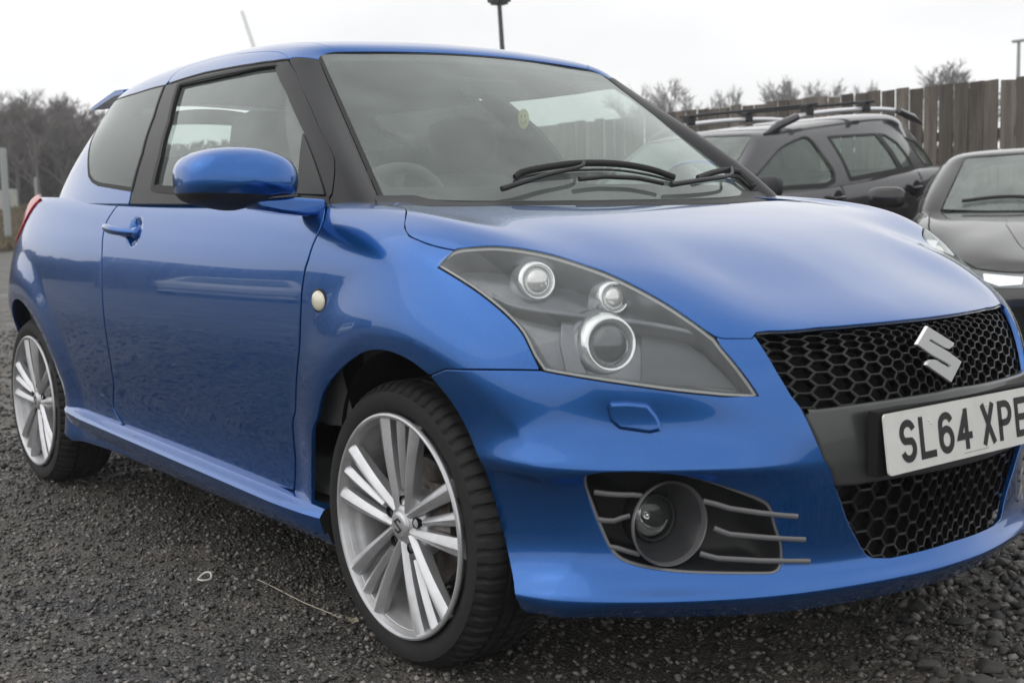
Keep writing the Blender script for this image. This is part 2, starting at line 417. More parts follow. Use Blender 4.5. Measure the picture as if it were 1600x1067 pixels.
def lathe(prof, seg=64, axis='y', c=(0, 0, 0)):
    """profile [(radius, axial)] -> verts, faces, spun about axis through c"""
    V = []; F = []; n = len(prof)
    for k in range(seg):
        a = 2*math.pi*k/seg
        for (r, h) in prof:
            if axis == 'y': V.append((c[0]+r*math.cos(a), c[1]+h, c[2]+r*math.sin(a)))
            elif axis == 'x': V.append((c[0]+h, c[1]+r*math.cos(a), c[2]+r*math.sin(a)))
            else: V.append((c[0]+r*math.cos(a), c[1]+r*math.sin(a), c[2]+h))
    for k in range(seg):
        l = (k+1) % seg
        for i in range(n-1): F.append((k*n+i, k*n+i+1, l*n+i+1, l*n+i))
    return V, F
def join(parts):
    V = []; F = []
    for v, f in parts:
        b = len(V); V += [tuple(x) for x in v]; F += [tuple(i+b for i in q) for q in f]
    return V, F
def box(c, s, rot=None):
    V = []
    for i in (-1, 1):
        for j in (-1, 1):
            for k in (-1, 1):
                p = np.array([i*s[0]/2, j*s[1]/2, k*s[2]/2])
                if rot is not None: p = rot@p
                V.append(tuple(p+np.array(c)))
    F = [(0, 1, 3, 2), (4, 6, 7, 5), (0, 4, 5, 1), (2, 3, 7, 6), (0, 2, 6, 4), (1, 5, 7, 3)]
    return V, F
def bevelobj(o, w, seg=2):
    b = o.modifiers.new('bevel', 'BEVEL'); b.width = w; b.segments = seg; b.limit_method = 'ANGLE'; b.angle_limit = R(35)
    return o
def sstep(a, b, x):
    t = np.clip((x-a)/(b-a), 0, 1); return t*t*(3-2*t)

#@@CAR
# ================================================================== THE BLUE HATCHBACK
# local frame: x forward from the front axle, y to the car's left, z up
car = empty('blue_hatchback', (0, 0, 0))
tag(car, 'glossy blue three-door hatchback filling the foreground, plate SL64 XPE', 'car')
FA = (.045, .315); RA = (-2.415, .315)
def bodydisp(p):
    d = np.zeros(len(p)); side = sstep(.55, .70, np.abs(p[:, 1]))
    for (ax, az), r1, ro in ((FA, .385, .52), (RA, .392, .53)):
        r = np.hypot(p[:, 0]-ax, p[:, 2]-az)
        b = np.where(r > r1, 1-sstep(r1, ro, r), 1-(r1-r)/.10)
        b = np.where(p[:, 2] < .20, 0, b)
        d += .014*np.clip(b, -1, 1)*side*(p[:, 2] < .9)
    # soft swage line along the lower door
    s = (p[:, 0] < -.25) & (p[:, 0] > -2.0)
    hr = np.hypot(p[:, 0]-HC[0], (p[:, 2]-HC[1])*1.0)
    d -= .016*(1-sstep(.020, .045, hr))*side*(p[:, 1] < 0)
    return d
HC = (-1.345, .905)
LVZ = [.175, .215, .225, .232, .275, .36, .44, .478, .488, .54, .60, .655, .73, .80, .87, .925]
LVO = [-.06, -.045, -.042, -.042, -.045, -.052, -.034, -.027, -.025, -.016, -.007, -.001, 0, -.004, -.0145, -.032]
def side_station(x, w, belt, nx=0., zs=None, os=None, lean=0.):
    col = []
    for z, o in zip(zs or LVZ, os or LVO): col.append((x+nx*o, -(w+o), z))
    col.append((x, -(w-.070), belt))
    for k, o in enumerate((.10, .2, .32, .45)): col.append((x, -(w-.07-o), belt+.012))
    return col
ST = []
def rear_station(x, y, nx, ny, top):   # pulled along its own normal
    col = []
    for z, o in zip(LVZ, LVO):
        k = 1.6 if z > .85 else 1.
        oo = o*1.3-.16*max(0, (z-.78))**1.0*k
        col.append((x+nx*oo, -(y+ny*oo), z))
    col.append((x+nx*-.10, -(y+ny*-.10), top))
    for o in (.14, .22, .3, .4): col.append((x-nx*o, -(max(0, y-ny*o)), top+.01))
    return col
ST.append(rear_station(-3.03, 0, -1, 0, 1.02)); ST.append(rear_station(-3.03, .2, -1, 0, 1.02)); ST.append(rear_station(-2.99, .46, -.97, .25, 1.02))
ST.append(rear_station(-2.89, .67, -.75, .66, 1.02)); ST.append(rear_station(-2.72, .795, -.35, .93, 1.03))
for x, w, b in ((-2.45, .838, 1.035), (-2.15, .852, 1.03), (-1.8, .850, 1.025), (-1.4, .842, 1.01), (-.95, .836, .995), (-.5, .836, .978)): ST.append(side_station(x, w, b))
def front_station(px_, py_, nx, ny, zs, os, cowl, t=(.25, .5, .75, 1.0)):
    col = []
    for z, o in zip(zs, os): col.append((px_+nx*o, -(py_+ny*o), z))
    a = np.array(col[-1]); x0 = a[0]; y0 = -a[1]
    for k in t:
        x = x0+(cowl[0]-x0)*k; y = y0+(cowl[1]-y0)*k
        z = np.interp(x, [-.3, -.1, .1, .3, .45, .6, .7], [.982, .966, .934, .885, .842, .79, .735])-.020*(y/.7)**2
        col.append((x, -y, z))
    return col
Z0 = LVZ[:14]+[.872, .928, .966]; O0 = LVO[:14]+[-.010, -.045, -.118]
ST.append(front_station(-.11, .842, 0, 1, Z0, O0, (-.17, .64)))
ST.append(front_station(.12, .846, .05, 1, LVZ[:14]+[.856, .900, .928], LVO[:14]+[-.020, -.062, -.13], (-.18, .55)))
ST.append(front_station(.335, .806, .55, .83, [.18, .212, .228, .236, .27, .345, .435, .476, .487, .535, .60, .655, .715, .775, .825, .862, .888],
          [-.04, -.02, -.008, -.010, -.035, -.045, -.034, -.008, -.010, -.022, -.018, -.018, -.028, -.048, -.085, -.135, -.205], (-.19, .45)))
CZ = [.185, .212, .232, .240, .268, .33, .44, .468, .480, .53, .595, .65, .70, .745, .787, .822, .848]
CO = [-.05, -.018, .006, .002, -.040, -.052, -.048, .002, -.004, -.036, -.033, -.038, -.060, -.10, -.155, -.215, -.285]
ST.append(front_station(.49, .715, .72, .69, CZ, CO, (-.20, .36)))
ST.append(front_station(.605, .575, .78, .62, CZ, CO, (-.21, .27)))
GZ = [.185, .212, .234, .242, .266, .33, .42, .465, .475, .53, .58, .63, .67, .70, .722, .750, .785]
GO = [-.035, -.010, .010, .006, -.022, -.018, -.002, .004, .004, .000, -.012, -.028, -.045, -.062, -.095, -.155, -.245]
ST.append(front_station(.697, .425, .86, .50, GZ, GO, (-.215, .18)))
ST.append(front_station(.755, .22, .96, .28, GZ, GO, (-.22, .10)))
ST.append(front_station(.778, .08, 1, 0, GZ, GO, (-.22, .04)))
ST.append(front_station(.778, 0, 1, 0, GZ, GO, (-.22, 0)))
ST = np.array(ST)
ML = ST[:-1][::-1].copy(); ML[:, :, 1] *= -1
LB = Surf(np.concatenate([ST, ML]), bodydisp, nu=420, nv=190)

# greenhouse sheet
def grow(rows):
    return rows
GH = np.array([
 [(-.285, .655, .950), (-.325, .640, .99), (-.45, .612, 1.08), (-.61, .573, 1.20), (-.74, .533, 1.30), (-.81, .505, 1.362), (-.795, .42, 1.371), (-.785, .3, 1.378), (-.775, .12, 1.384), (-.772, 0, 1.384)],
 [(-.22, .745, .950), (-.29, .722, 1.02), (-.44, .682, 1.13), (-.60, .638, 1.225), (-.75, .592, 1.315), (-.82, .548, 1.378), (-.81, .45, 1.394), (-.80, .3, 1.401), (-.79, .12, 1.407), (-.785, 0, 1.407)],
 [(-.42, .775, .955), (-.48, .755, 1.04), (-.60, .722, 1.13), (-.75, .675, 1.235), (-.88, .618, 1.335), (-.93, .563, 1.393), (-.92, .47, 1.414), (-.91, .3, 1.426), (-.90, .12, 1.433), (-.9, 0, 1.433)],
 [(-.88, .785, .97), (-.90, .766, 1.05), (-.95, .735, 1.14), (-1.02, .678, 1.245), (-1.08, .615, 1.345), (-1.1, .562, 1.407), (-1.1, .475, 1.430), (-1.1, .3, 1.444), (-1.1, .12, 1.451), (-1.1, 0, 1.452)],
 [(-1.4, .792, .98), (-1.4, .773, 1.06), (-1.43, .740, 1.15), (-1.46, .678, 1.25), (-1.48, .612, 1.348), (-1.48, .556, 1.412), (-1.48, .465, 1.446), (-1.48, .3, 1.449), (-1.48, .12, 1.457), (-1.48, 0, 1.458)],
 [(-1.9, .788, .99), (-1.9, .768, 1.07), (-1.9, .733, 1.15), (-1.9, .670, 1.24), (-1.9, .604, 1.325), (-1.9, .550, 1.400), (-1.9, .468, 1.436), (-1.9, .3, 1.450), (-1.9, .12, 1.444), (-1.9, 0, 1.445)],
 [(-2.24, .752, 1.0), (-2.22, .728, 1.07), (-2.2, .690, 1.15), (-2.18, .640, 1.232), (-2.17, .588, 1.30), (-2.16, .545, 1.376), (-2.16, .452, 1.414), (-2.16, .3, 1.432), (-2.16, .12, 1.432), (-2.16, 0, 1.433)],
 [(-2.47, .675, 1.0), (-2.45, .650, 1.07), (-2.42, .612, 1.14), (-2.39, .57, 1.215), (-2.37, .53, 1.28), (-2.36, .498, 1.352), (-2.36, .42, 1.390), (-2.36, .28, 1.410), (-2.36, .12, 1.418), (-2.36, 0, 1.42)],
 [(-2.68, .56, 1.0), (-2.65, .535, 1.07), (-2.60, .505, 1.14), (-2.56, .475, 1.205), (-2.53, .445, 1.262), (-2.51, .415, 1.302), (-2.51, .35, 1.335), (-2.51, .25, 1.36), (-2.51, .1, 1.372), (-2.51, 0, 1.374)],
])
for j_, k_ in enumerate((-.06, .04, .27, .57, .84, 1.0)): GH[0, j_] = np.array((-.300, .640, .975))+k_*(np.array((-.812, .503, 1.366))-np.array((-.300, .640, .975)))
GH[:, :, 1] *= -1
GH = GH[::-1]                                    # rear to front, like the lower body
GM = GH[:, ::-1].copy(); GM[:, :, 1] *= -1
GS = Surf(np.concatenate([GH, GM[:, 1:]], axis=1), None, nu=240, nv=300)
# windscreen sheet: u from the car's right to its left, v upwards
wb = [(-.300, -.640, .975), (-.232, -.5, .962), (-.180, -.25, .958), (-.168, 0, .958)]
wt = [(-.812, -.503, 1.366), (-.797, -.36, 1.374), (-.780, -.17, 1.382), (-.775, 0, 1.384)]
WS = []
for a, b, bulge in zip(wb, wt, (.0, .018, .03, .033)):
    a = np.array(a); b = np.array(b); col = []
    for k in np.linspace(0, 1, 7):
        p = a+(b-a)*k+np.array([.62, 0, .78])*bulge*math.sin(math.pi*k)*.9; col.append(p)
    WS.append(col)
WS = np.array(WS); WM = WS[:-1][::-1].copy(); WM[:, :, 1] *= -1
WSF = Surf(np.concatenate([WS, WM]), None, nu=120, nv=90)

def half_mirror(tr):
    """close an outline traced on the right half by its mirror image on the left half (u=.5 is the centre line)"""
    out = []
    for i, (u, v) in enumerate(tr):
        out.append((u, v))
    return out+[(1-u, v) for (u, v) in reversed(out) if abs(u-.5) > 1e-6]
def clip_centre(tr):
    out = []
    for i, (u, v) in enumerate(tr):
        if u <= .5: out.append((u, v))
        else:
            a, b = tr[i-1]; k = (.5-a)/(u-a); out.append((.5, b+(v-b)*k)); return out
    return out

# ---- traced outlines (pixels of the 1600 px photograph)
HL_TOP = [(681, 414), (692.6, 401.6), (714, 389), (750.6, 385), (787, 385), (834, 391.5), (877.5, 402), (932, 420), (968, 435), (1004, 453), (1041, 474), (1077, 498), (1102, 516)]
HL_R = [(1128, 543), (1149, 568), (1171, 597), (1185, 618)]
HL_BOT = [(1131, 620), (1059, 613), (986, 603), (914, 592), (863, 583), (845, 579)]
HL_L = [(834, 557), (816, 521), (794, 496), (769, 474), (740, 452), (707, 431), (685, 418)]
SHUT = [(640, 314), (634, 335), (632.5, 356), (640, 369), (668, 381), (690, 387), (711, 391)]
NOSE = [(1118, 526), (1130, 529), (1175, 529)]
G_TOP = [(1182, 519), (1202, 516.6), (1279, 511), (1344, 506), (1409, 500), (1473, 493), (1538, 484)]
G_LEFT = [(1178, 524), (1183, 530), (1193, 545), (1215, 582), (1236, 617), (1251, 636), (1262, 657), (1282, 702), (1305, 760), (1322, 806), (1340, 843), (1353, 865), (1363, 871)]
G_BOT = [(1391, 871), (1452, 857), (1516, 835), (1600, 803)]
JOINT = [(845, 579), (805, 578), (750, 577), (702, 576)]
ARCH_F = [(676, 586), (713, 637), (742, 701), (766, 769), (786, 842), (803, 910), (816, 950)]
ARCH_B = [(676, 586), (640, 560), (601, 547), (567, 554), (532, 583), (508, 628), (496, 686), (494, 759), (502, 830)]
DOOR_F = [(514, 310), (506, 344), (484, 396), (476, 423), (471, 458), (469, 503), (467, 551), (463, 620), (460, 700), (459, 766)]
DOOR_B = [(455, 765.5), (410, 752), (335, 720), (260, 690), (209, 671), (194, 663), (183.5, 650), (177, 632), (177, 599), (173, 569), (165, 518), (159.5, 459), (159, 400), (160, 375.6), (165, 350), (178, 328), (190.5, 312), (205, 298)]

T = LB.trace
def uvof(x, y, z): return LB.near((x, y, z))
VC = .972      # rear edge of the bonnet
s0 = T(SHUT); c0 = s0[0]
hlt = T(HL_TOP); nose = T(NOSE); gt = clip_centre(T(G_TOP)); gl = T(G_LEFT); gb = clip_centre(T(G_BOT))
gt[-1] = (.5, gt[-1][1]); gb[-1] = (.5, gb[-1][1])
print('surf check: grille top centre', LB.ev(np.array([.5]), np.array([gt[-1][1]])), 'bottom', LB.ev(np.array([.5]), np.array([gb[-1][1]])), 'bonnet corner', LB.ev(np.array([c0[0]]), np.array([c0[1]])), c0, 'hl tip', LB.ev(np.array([hlt[0][0]]), np.array([hlt[0][1]])), 'hl inner', LB.ev(*[np.array([q]) for q in T([(1185, 618)])[0]]))
def smooth(p, n=4): return crom(p, n=n)
rearedge = [(c0[0]+(.5-c0[0])*k, c0[1]+(VC-c0[1])*min(1, k*2.2)) for k in np.linspace(0, 1, 14)][1:]
bonnet_half = rearedge[::-1]+smooth(s0)+smooth(hlt[2:])+nose+gt[0:]
bon = panel('bonnet', LB, half_mirror(bonnet_half[0:])[0:], M['blue'], car, res=.016)
# bumper
bot = [(LB.near((.40, -.77, .20))[0], .012)]
af = T(ARCH_F)
ub = af[-1][0]
bottom = [(ub+(.5-ub)*k, .004) for k in np.linspace(0, 1, 16)]
bumper_half = [(.5, gb[-1][1])]+gb[::-1][1:]+gl[::-1]+nose[::-1]+smooth(T(HL_R))+smooth(T(HL_BOT))+T(JOINT)[1:]+smooth(af)+bottom
bumper_outline = half_mirror(bumper_half)
# fog lamp recesses
FOG = [(913, 745), (925, 738), (960, 737), (1000, 737), (1050, 741), (1100, 751), (1150, 766), (1187, 779), (1204, 792), (1212, 820), (1222, 850), (1222, 880), (1212, 894), (1180, 896), (1100, 895), (1040, 891), (985, 880), (958, 862), (940, 825), (925, 785)]
fog = T(crom(FOG, closed=True, n=3))
fogm = [(1-u, v) for u, v in fog]
bum = panel('front_bumper', LB, bumper_outline, M['blue'], car, holes=[fog, fogm], res=.011, gap=.0012)
# fender
fpoly = T(SHUT)[::-1]+[(x) for x in smooth(T([(640, 313), (600, 312), (560, 311), (514, 310)]))]+smooth(T(DOOR_F))+[T([(459, 790)])[0], T([(503, 835)])[0]]+smooth(T(ARCH_B)[::-1])+T(JOINT)[::-1][0:]+smooth(T(HL_L))
fen = panel('front_wing', LB, fpoly, M['blue'], car, res=.012); mirror(fen)
# door skin
dtop = T([(205, 298), (240, 300), (285, 304), (345, 307), (400, 309), (460, 310), (514, 310)])
dpoly = smooth(dtop)+smooth(T(DOOR_F))[1:]+smooth(T(DOOR_B))[:-1]
door = panel('door', LB, dpoly, M['blue'], car, res=.0095); doorL = mirror(door)
# rear quarter below the glass
def arc(c, r, a0, a1, n=22, y=-.84): return [LB.near((c[0]+r*math.cos(R(a)), y, c[1]+r*math.sin(R(a)))) for a in np.linspace(a0, a1, n)]
ra = arc(RA, .352, -14, 200)
ulo = LB.near((-2.0, -.8, .2))[0]; ure = LB.near((-2.79, -.75, .2))[0]
qtop = [LB.near((x, -y, z)) for x, y, z in ((-2.62, .70, 1.03), (-2.45, .74, 1.04), (-2.2, .77, 1.045), (-1.9, .785, 1.04), (-1.6, .785, 1.03))]
qpoly = [(ure, .02), (0.0, .02), (0.0, .74)]+[(LB.near((-2.9, -.5, 1.0))[0], .74)]+qtop+smooth(T(DOOR_B))[::-1]+[T([(459, 790)])[0]]+[(ulo, .03)]+ra
qp = panel('rear_quarter', LB, qpoly, M['blue'], car, res=.016); mirror(qp)

# ---------------------------------------------------------------- greenhouse
TG = GS.trace
QG = [(256.5, 134), (236, 139), (214, 146), (194, 152), (178, 158.5), (167, 166), (159, 176), (153, 189), (142.5, 221), (138, 249), (139, 274), (145, 283), (154, 288), (178, 292), (206, 296.5), (222, 240), (240, 183)]
DU = [(205, 299), (222, 240), (240, 183), (257, 134), (263.6, 127), (271, 117.6), (285, 107.5), (320.6, 95.5), (356, 87), (392, 82.6), (427.5, 81), (442, 84), (452, 92), (463, 114), (481, 157), (499, 199.5), (516.6, 231.6), (523, 248), (523, 271), (519, 303), (514, 311)]
DTB = [(264, 131), (285, 124), (320, 114), (356, 107), (392, 101), (427.5, 96), (450, 93)]
GLS = [(281, 134), (320, 126), (370, 115), (429, 104), (446, 143), (467, 192), (474, 207), (469, 245), (463, 304), (400, 302), (345, 300), (285, 297), (241, 293), (252, 245), (266, 190)]
rg = GS.near
DITCH = [rg((x, -y, 1.45)) for x, y in ((-2.50, .36), (-2.3, .43), (-2.1, .465), (-1.8, .485), (-1.5, .495), (-1.2, .497), (-1.0, .493), (-.86, .485))]
ditch_end = TG([(487, 79), (495, 88)])
ditch = DITCH+[(.985, DITCH[-1][1]), (.9995, DITCH[-1][1])]
vfront = TG([(486, 90)])[0]
du = TG(DU)
belt_r = [(du[0][0], du[0][1]), (du[0][0], .0), (0., 0.)]
# blue upper side: C pillar, roof rail over the door, with the quarter window cut out
qg = TG(QG)
rail_poly = [(0., 0.), (0., DITCH[0][1])]+ditch+[(.9995, vfront[1]+.0)]+TG([(470, 90), (458, 90)])+smooth(du[4:13][::-1])+du[0:4][::-1]+[(du[0][0], .0)]
rail = panel('side_upper_frame', GS, rail_poly, M['blue'], car, holes=[qg], res=.014, gap=.0012); mirror(rail)
qgl = panel('quarter_window', GS, qg, M['privacy'], car, res=.03, gap=.002, thick=.003, round_=.001); mirror(qgl)
qs = strip('window_seal', GS, qg, .009, -.0008, M['rubber'], car, closed=True); mirror(qs)
# door frame
dtb = TG(DTB)
strip_poly = smooth(du[4:13])+dtb[::-1]
dfb = panel('door_top_frame', GS, strip_poly, M['blue'], door, res=.012, gap=.001); mirror(dfb, doorL)
gls = TG(GLS)
lowd = [(du[-1][0], .0), (du[0][0], .0)]
frame_poly = du[0:4]+smooth(dtb)+du[13:]+lowd
dfr = panel('window_frame', GS, frame_poly, M['pillar'], door, holes=[gls], res=.013, gap=.001, off=-.001); mirror(dfr, doorL)
dgl = panel('door_window', GS, gls, M['glass'], door, res=.03, gap=-.006, thick=.003, round_=.001, off=-.010); mirror(dgl, doorL)
sl1 = strip('window_seal', GS, TG([(466, 300), (400, 303.5), (345, 301.5), (285, 298.5), (238, 294.5), (250, 245), (264, 190), (279, 131.5), (320, 122), (370, 111.5), (431, 101.5)]), .014, -.002, M['rubber'], door); mirror(sl1, doorL)
sl2 = strip('drip_seal', GS, TG(DTB), .008, -.001, M['rubber'], door); mirror(sl2, doorL)
sl3 = strip('door_seal', GS, smooth(TG(DU[3:])), .006, .004, M['gap'], car); mirror(sl3)
sl4 = strip('door_seal', GS, TG([(205, 299), (222, 240), (240, 183), (257, 134)]), .007, -.001, M['rubber'], car); mirror(sl4)
# A pillar cover
WE = TG([(487, 91), (503, 122), (519, 155), (540, 199), (561, 243), (578, 275), (594, 308)])
ap_poly = TG([(458, 90), (470, 90)])+[(.9995, vfront[1]), (.9995, (vfront[1]+.0)/2), (.9995, 0.0), (du[-1][0], 0.0)]+du[12:][::-1]
apl = panel('windscreen_pillar', GS, ap_poly, M['pillar'], car, res=.012, gap=.001); mirror(apl)
# mirror sail triangle on the door frame
sail = TG([(474, 208), (484, 232), (495, 262), (506, 296), (509, 307), (464, 305), (466, 285), (469, 245)])
sp = panel('mirror_sail', GS, sail, M['trim'], door, res=.012, off=.004, thick=.006, gap=0); mirror(sp, doorL)
# roof
roof_half = [(u, v) for u, v in ditch]
roof_poly = roof_half+[(u, 1-v) for u, v in reversed(roof_half)]
roof = panel('roof', GS, roof_poly, M['blue'], car, res=.022, gap=.001)
dst = strip('roof_seam', GS, ditch, .007, .003, M['gap'], car); mirror(dst)
# windscreen with its printed black border
WSo = [(0.004, .0), (.996, .0), (.996, .998), (.004, .998)]
wsg = panel('windscreen', WSF, WSo, M['screen'], car, res=.03, gap=.001, thick=.003, off=0.)
fr_l = WSF.trace([(601, 281), (560, 205), (512, 107)]); fr_t = clip_centre(WSF.trace([(520, 99), (533, 96.5), (610, 97), (699, 98.5), (780, 103), (860, 112)]))
fr_b = WSF.trace([(609, 287.5), (660, 288), (720, 286), (782, 284)])
frit_half = [(.5, fr_b[-1][1])]+fr_b[::-1]+fr_l+fr_t
M['frit'] = mat('ceramic_print', (.012, .012, .013), rough=.6)
frit = panel('windscreen_border', WSF, WSo, M['frit'], wsg, holes=[half_mirror(frit_half)], res=.03, gap=.004, thick=0, off=-.003)
sw = strip('windscreen_seal', WSF, [(.002, 0), (.002, .5), (.002, .998)], .010, -.001, M['rubber'], wsg); mirror(sw)
sw2 = strip('windscreen_seal', WSF, [(.0, .997), (.5, .997), (1., .997)], .007, -.001, M['rubber'], wsg)
# tax disc holder / rear window smiley sticker comes with the interior
# hatch
hb = np.array([[(-2.68, -.56, 1.0), (-2.60, -.505, 1.14), (-2.53, -.445, 1.262), (-2.51, -.35, 1.335)], [(-2.78, -.4, 1.0), (-2.70, -.36, 1.14), (-2.62, -.31, 1.262), (-2.55, -.25, 1.345)],
               [(-2.84, -.15, 1.0), (-2.76, -.14, 1.14), (-2.67, -.12, 1.262), (-2.56, -.1, 1.372)], [(-2.85, 0, 1.0), (-2.77, 0, 1.14), (-2.68, 0, 1.262), (-2.56, 0, 1.374)]])
hm = hb[:-1][::-1].copy(); hm[:, :, 1] *= -1
HS = Surf(np.concatenate([hb, hm]), None, nu=60, nv=30, flip=True)
hhole = [(.12, .30), (.88, .30), (.84, .84), (.16, .84)]
tg = panel('tailgate', HS, [(0, 0), (1, 0), (1, 1), (0, 1)], M['blue'], car, holes=[hhole], res=.03)
panel('rear_window', HS, hhole, M['glass'], tg, res=.05, thick=.003, off=-.002)
# lower tailgate and rear bumper, one wrap round the tail
tl = [(0, .74), (1, .74)]
# spoiler blade over the rear window
spn = []
for k in np.linspace(-1, 1, 25):
    y = .44*k; x0 = -2.36; z0 = 1.432-.022*abs(k)**2.5
    x1 = -2.74+.04*k*k; z1 = z0-.030-.012*abs(k)
    spn.append([(x0, y, z0+.002), (x0-.08, y, z0+.006), (x1+.03, y, z1+.012), (x1, y, z1+.004), (x1+.004, y, z1-.006), (x0-.10, y, z0-.014), (x0, y, z0-.012)])
spn = np.array(spn); nS, nP = spn.shape[:2]
V = spn.reshape(-1, 3); F = [(i*nP+j, i*nP+(j+1) % nP, (i+1)*nP+(j+1) % nP, (i+1)*nP+j) for i in range(nS-1) for j in range(nP)]
F += [tuple(range(nP)), tuple((nS-1)*nP+k for k in range(nP))[::-1]]
spo = mesh_np('roof_spoiler', V, F, M['blue'], car, auto=40)
# tail lamps
tlp = smooth([LB.near(p) for p in ((-2.34, -.77, 1.03), (-2.44, -.815, .955), (-2.56, -.82, .905), (-2.70, -.80, .865), (-2.80, -.76, .82), (-2.90, -.69, .80), (-2.95, -.60, .85), (-2.93, -.58, .93), (-2.85, -.60, .99), (-2.6, -.68, 1.03))], 3)
tlm = panel('tail_lamp', LB, tlp, M['red'], car, res=.014, off=.006, thick=.012, gap=0, round_=.005); mirror(tlm)

# ---------------------------------------------------------------- sills, arch liners, under-body
def sweep(name, xs, sec, m, parent, auto=30):
    """sec(x) -> list of (y, z)"""
    rows = [[(x, y, z) for y, z in sec(x)] for x in xs]; n = len(rows[0]); V = [p for r in rows for p in r]
    F = [(i*n+j, i*n+j+1, (i+1)*n+j+1, (i+1)*n+j) for i in range(len(rows)-1) for j in range(n-1)]
    return mesh_np(name, V, F, m, parent, auto=auto)
p_r = on_plane(106, 632, 1, -.812); p_f = on_plane(500, 795, 1, -.812)
q_r = on_plane(108, 680, 1, -.80); q_f = on_plane(520, 852, 1, -.79)
print('sill', p_r, p_f, q_r, q_f)
def sill_sec(x):
    k = (x-p_r[0])/(p_f[0]-p_r[0]); zt = p_r[2]+(p_f[2]-p_r[2])*k; zb = q_r[2]+(q_f[2]-q_r[2])*k
    e = min(1, max(0, min(k, 1-k)*9)); w = .008+.020*math.sqrt(e)
    return [(-.785, zt+.004), (-.808, zt+.002), (-.812, zt-.001), (-.812-w*.4, zt-.006), (-.813-w*.8, zt-.0115), (-.814-w, zt-.017), (-.813-w, zt-.025), (-.806-w*.75, zt-.055), (-.80-w*.3, (zt+zb)/2-.01), (-.795, zb+.012), (-.788, zb+.002), (-.77, zb)]
_ss = sill_sec
_xe = (p_r[0]-.01, p_f[0]+.015)
sk = sweep('sill_skirt', np.linspace(p_r[0]-.01, p_f[0]+.015, 60), sill_sec, M['blue'], car); mirror(sk)
for xe in _xe:
    q_ = [(xe, y, z) for y, z in _ss(xe)]; cp_ = mesh_np('sill_end', q_+[(xe, -.70, q_[-1][2]), (xe, -.70, q_[0][2])], [tuple(range(len(q_)+2))], M['dark'], sk, smooth=False)
for nm, c, y0, y1 in (('wheel_arch_liner', (0.0, .30), -.835, -.50), ('wheel_arch_liner', (-2.43, .30), -.835, -.48)):
    c = FA if c[0] == 0 else RA
    V = []; n = 40
    for i in range(n):
        a = R(-22+224*i/(n-1))
        rr = .352
        px_, pz_ = c[0]+rr*math.cos(a), max(.17, c[1]+rr*math.sin(a)); q_ = LB.near((px_, -.80, pz_)); ys_ = LB.base(np.array([q_[0]]), np.array([q_[1]]))[0]
        yo_ = (ys_[1]+.035) if abs(ys_[0]-px_) < .05 else -.70
        V += [(c[0]+rr*math.cos(a), yo_, c[1]+rr*math.sin(a)), (c[0]+(rr+.012)*math.cos(a), (y0+y1)/2, c[1]+(rr+.012)*math.sin(a)), (c[0]+rr*math.cos(a), y1, c[1]+rr*math.sin(a)), (c[0], y1+.001, c[1])]
    F = [(i*4+j, i*4+j+1, i*4+j+5, i*4+j+4) for i in range(n-1) for j in range(3)]
    mirror(mesh_np(nm, V, F, M['dark'], car))
v, f = join([box((-1.25, 0, .255), (2.0, 1.56, .05)), box((.22, 0, .30), (.62, .80, .20)), box((-2.6, 0, .34), (.70, .94, .24)), box((-.06, 0, .45), (.5, 1.0, .5))])
mesh_np('underbody', v, f, M['dark'], car, smooth=False)

# inner shells: door trims, firewall, headlining
def region(u0, u1, v0, v1, n=8):
    return [(u0+(u1-u0)*i/n, v0) for i in range(n)]+[(u1, v0+(v1-v0)*i/n) for i in range(n)]+[(u1-(u1-u0)*i/n, v1) for i in range(n)]+[(u0, v1-(v1-v0)*i/n) for i in range(n)]
ud0 = LB.near((-2.3, -.8, .8))[0]; ud1 = LB.near((-.22, -.8, .8))[0]; vb = LB.near((-1, -.77, .985))[1]
mirror(panel('inner_trim', LB, region(ud0, ud1, .3, vb+.02), M['interior'], car, res=.04, off=-.055, thick=0))
mirror(panel('inner_trim', LB, region(0, ud0, .2, vb+.01), M['interior'], car, res=.05, off=-.06, thick=0))
vh = rg((-1.4, -.52, 1.42))[1]
panel('headlining', GS, region(.05, .93, vh, 1-vh), M['headliner'], car, res=.06, off=-.028, thick=0)
# inner faces of the pillars
for du_ in (0, 1):
    pass
cp = panel('pillar_trim', GS, region(.02, du[0][0]-.02, .12, vh+.02), M['headliner'], car, holes=[qg], res=.03, off=-.03, thick=0); mirror(cp)
# dashboard
def dash():
    V = []; F = []; ys = np.linspace(-.70, .70, 29)
    for y in ys:
        hump = .035*math.exp(-((y+.36)/.19)**4)
        b = .05*(1-(y/.7)**2)
        pr = [(-.22+b, .93), (-.34+b, .952+hump*.2), (-.46, .958+hump), (-.56, .95+hump*.8), (-.62, .90), (-.63, .80), (-.58, .62), (-.50, .45)]
        V += [(x, y, z) for x, z in pr]
    n = 8
    for i in range(len(ys)-1):
        for j in range(n-1): F.append((i*n+j, i*n+j+1, (i+1)*n+j+1, (i+1)*n+j))
    return V, F
v, f = dash(); mesh_np('dashboard', v, f, M['interior'], car)
v, f = join([box((-.30, 0, .6), (.02, 1.4, .62)), box((-1.4, 0, .30), (2.3, 1.5, .02))]); mesh_np('cabin_floor', v, f, M['interior'], car, smooth=False)
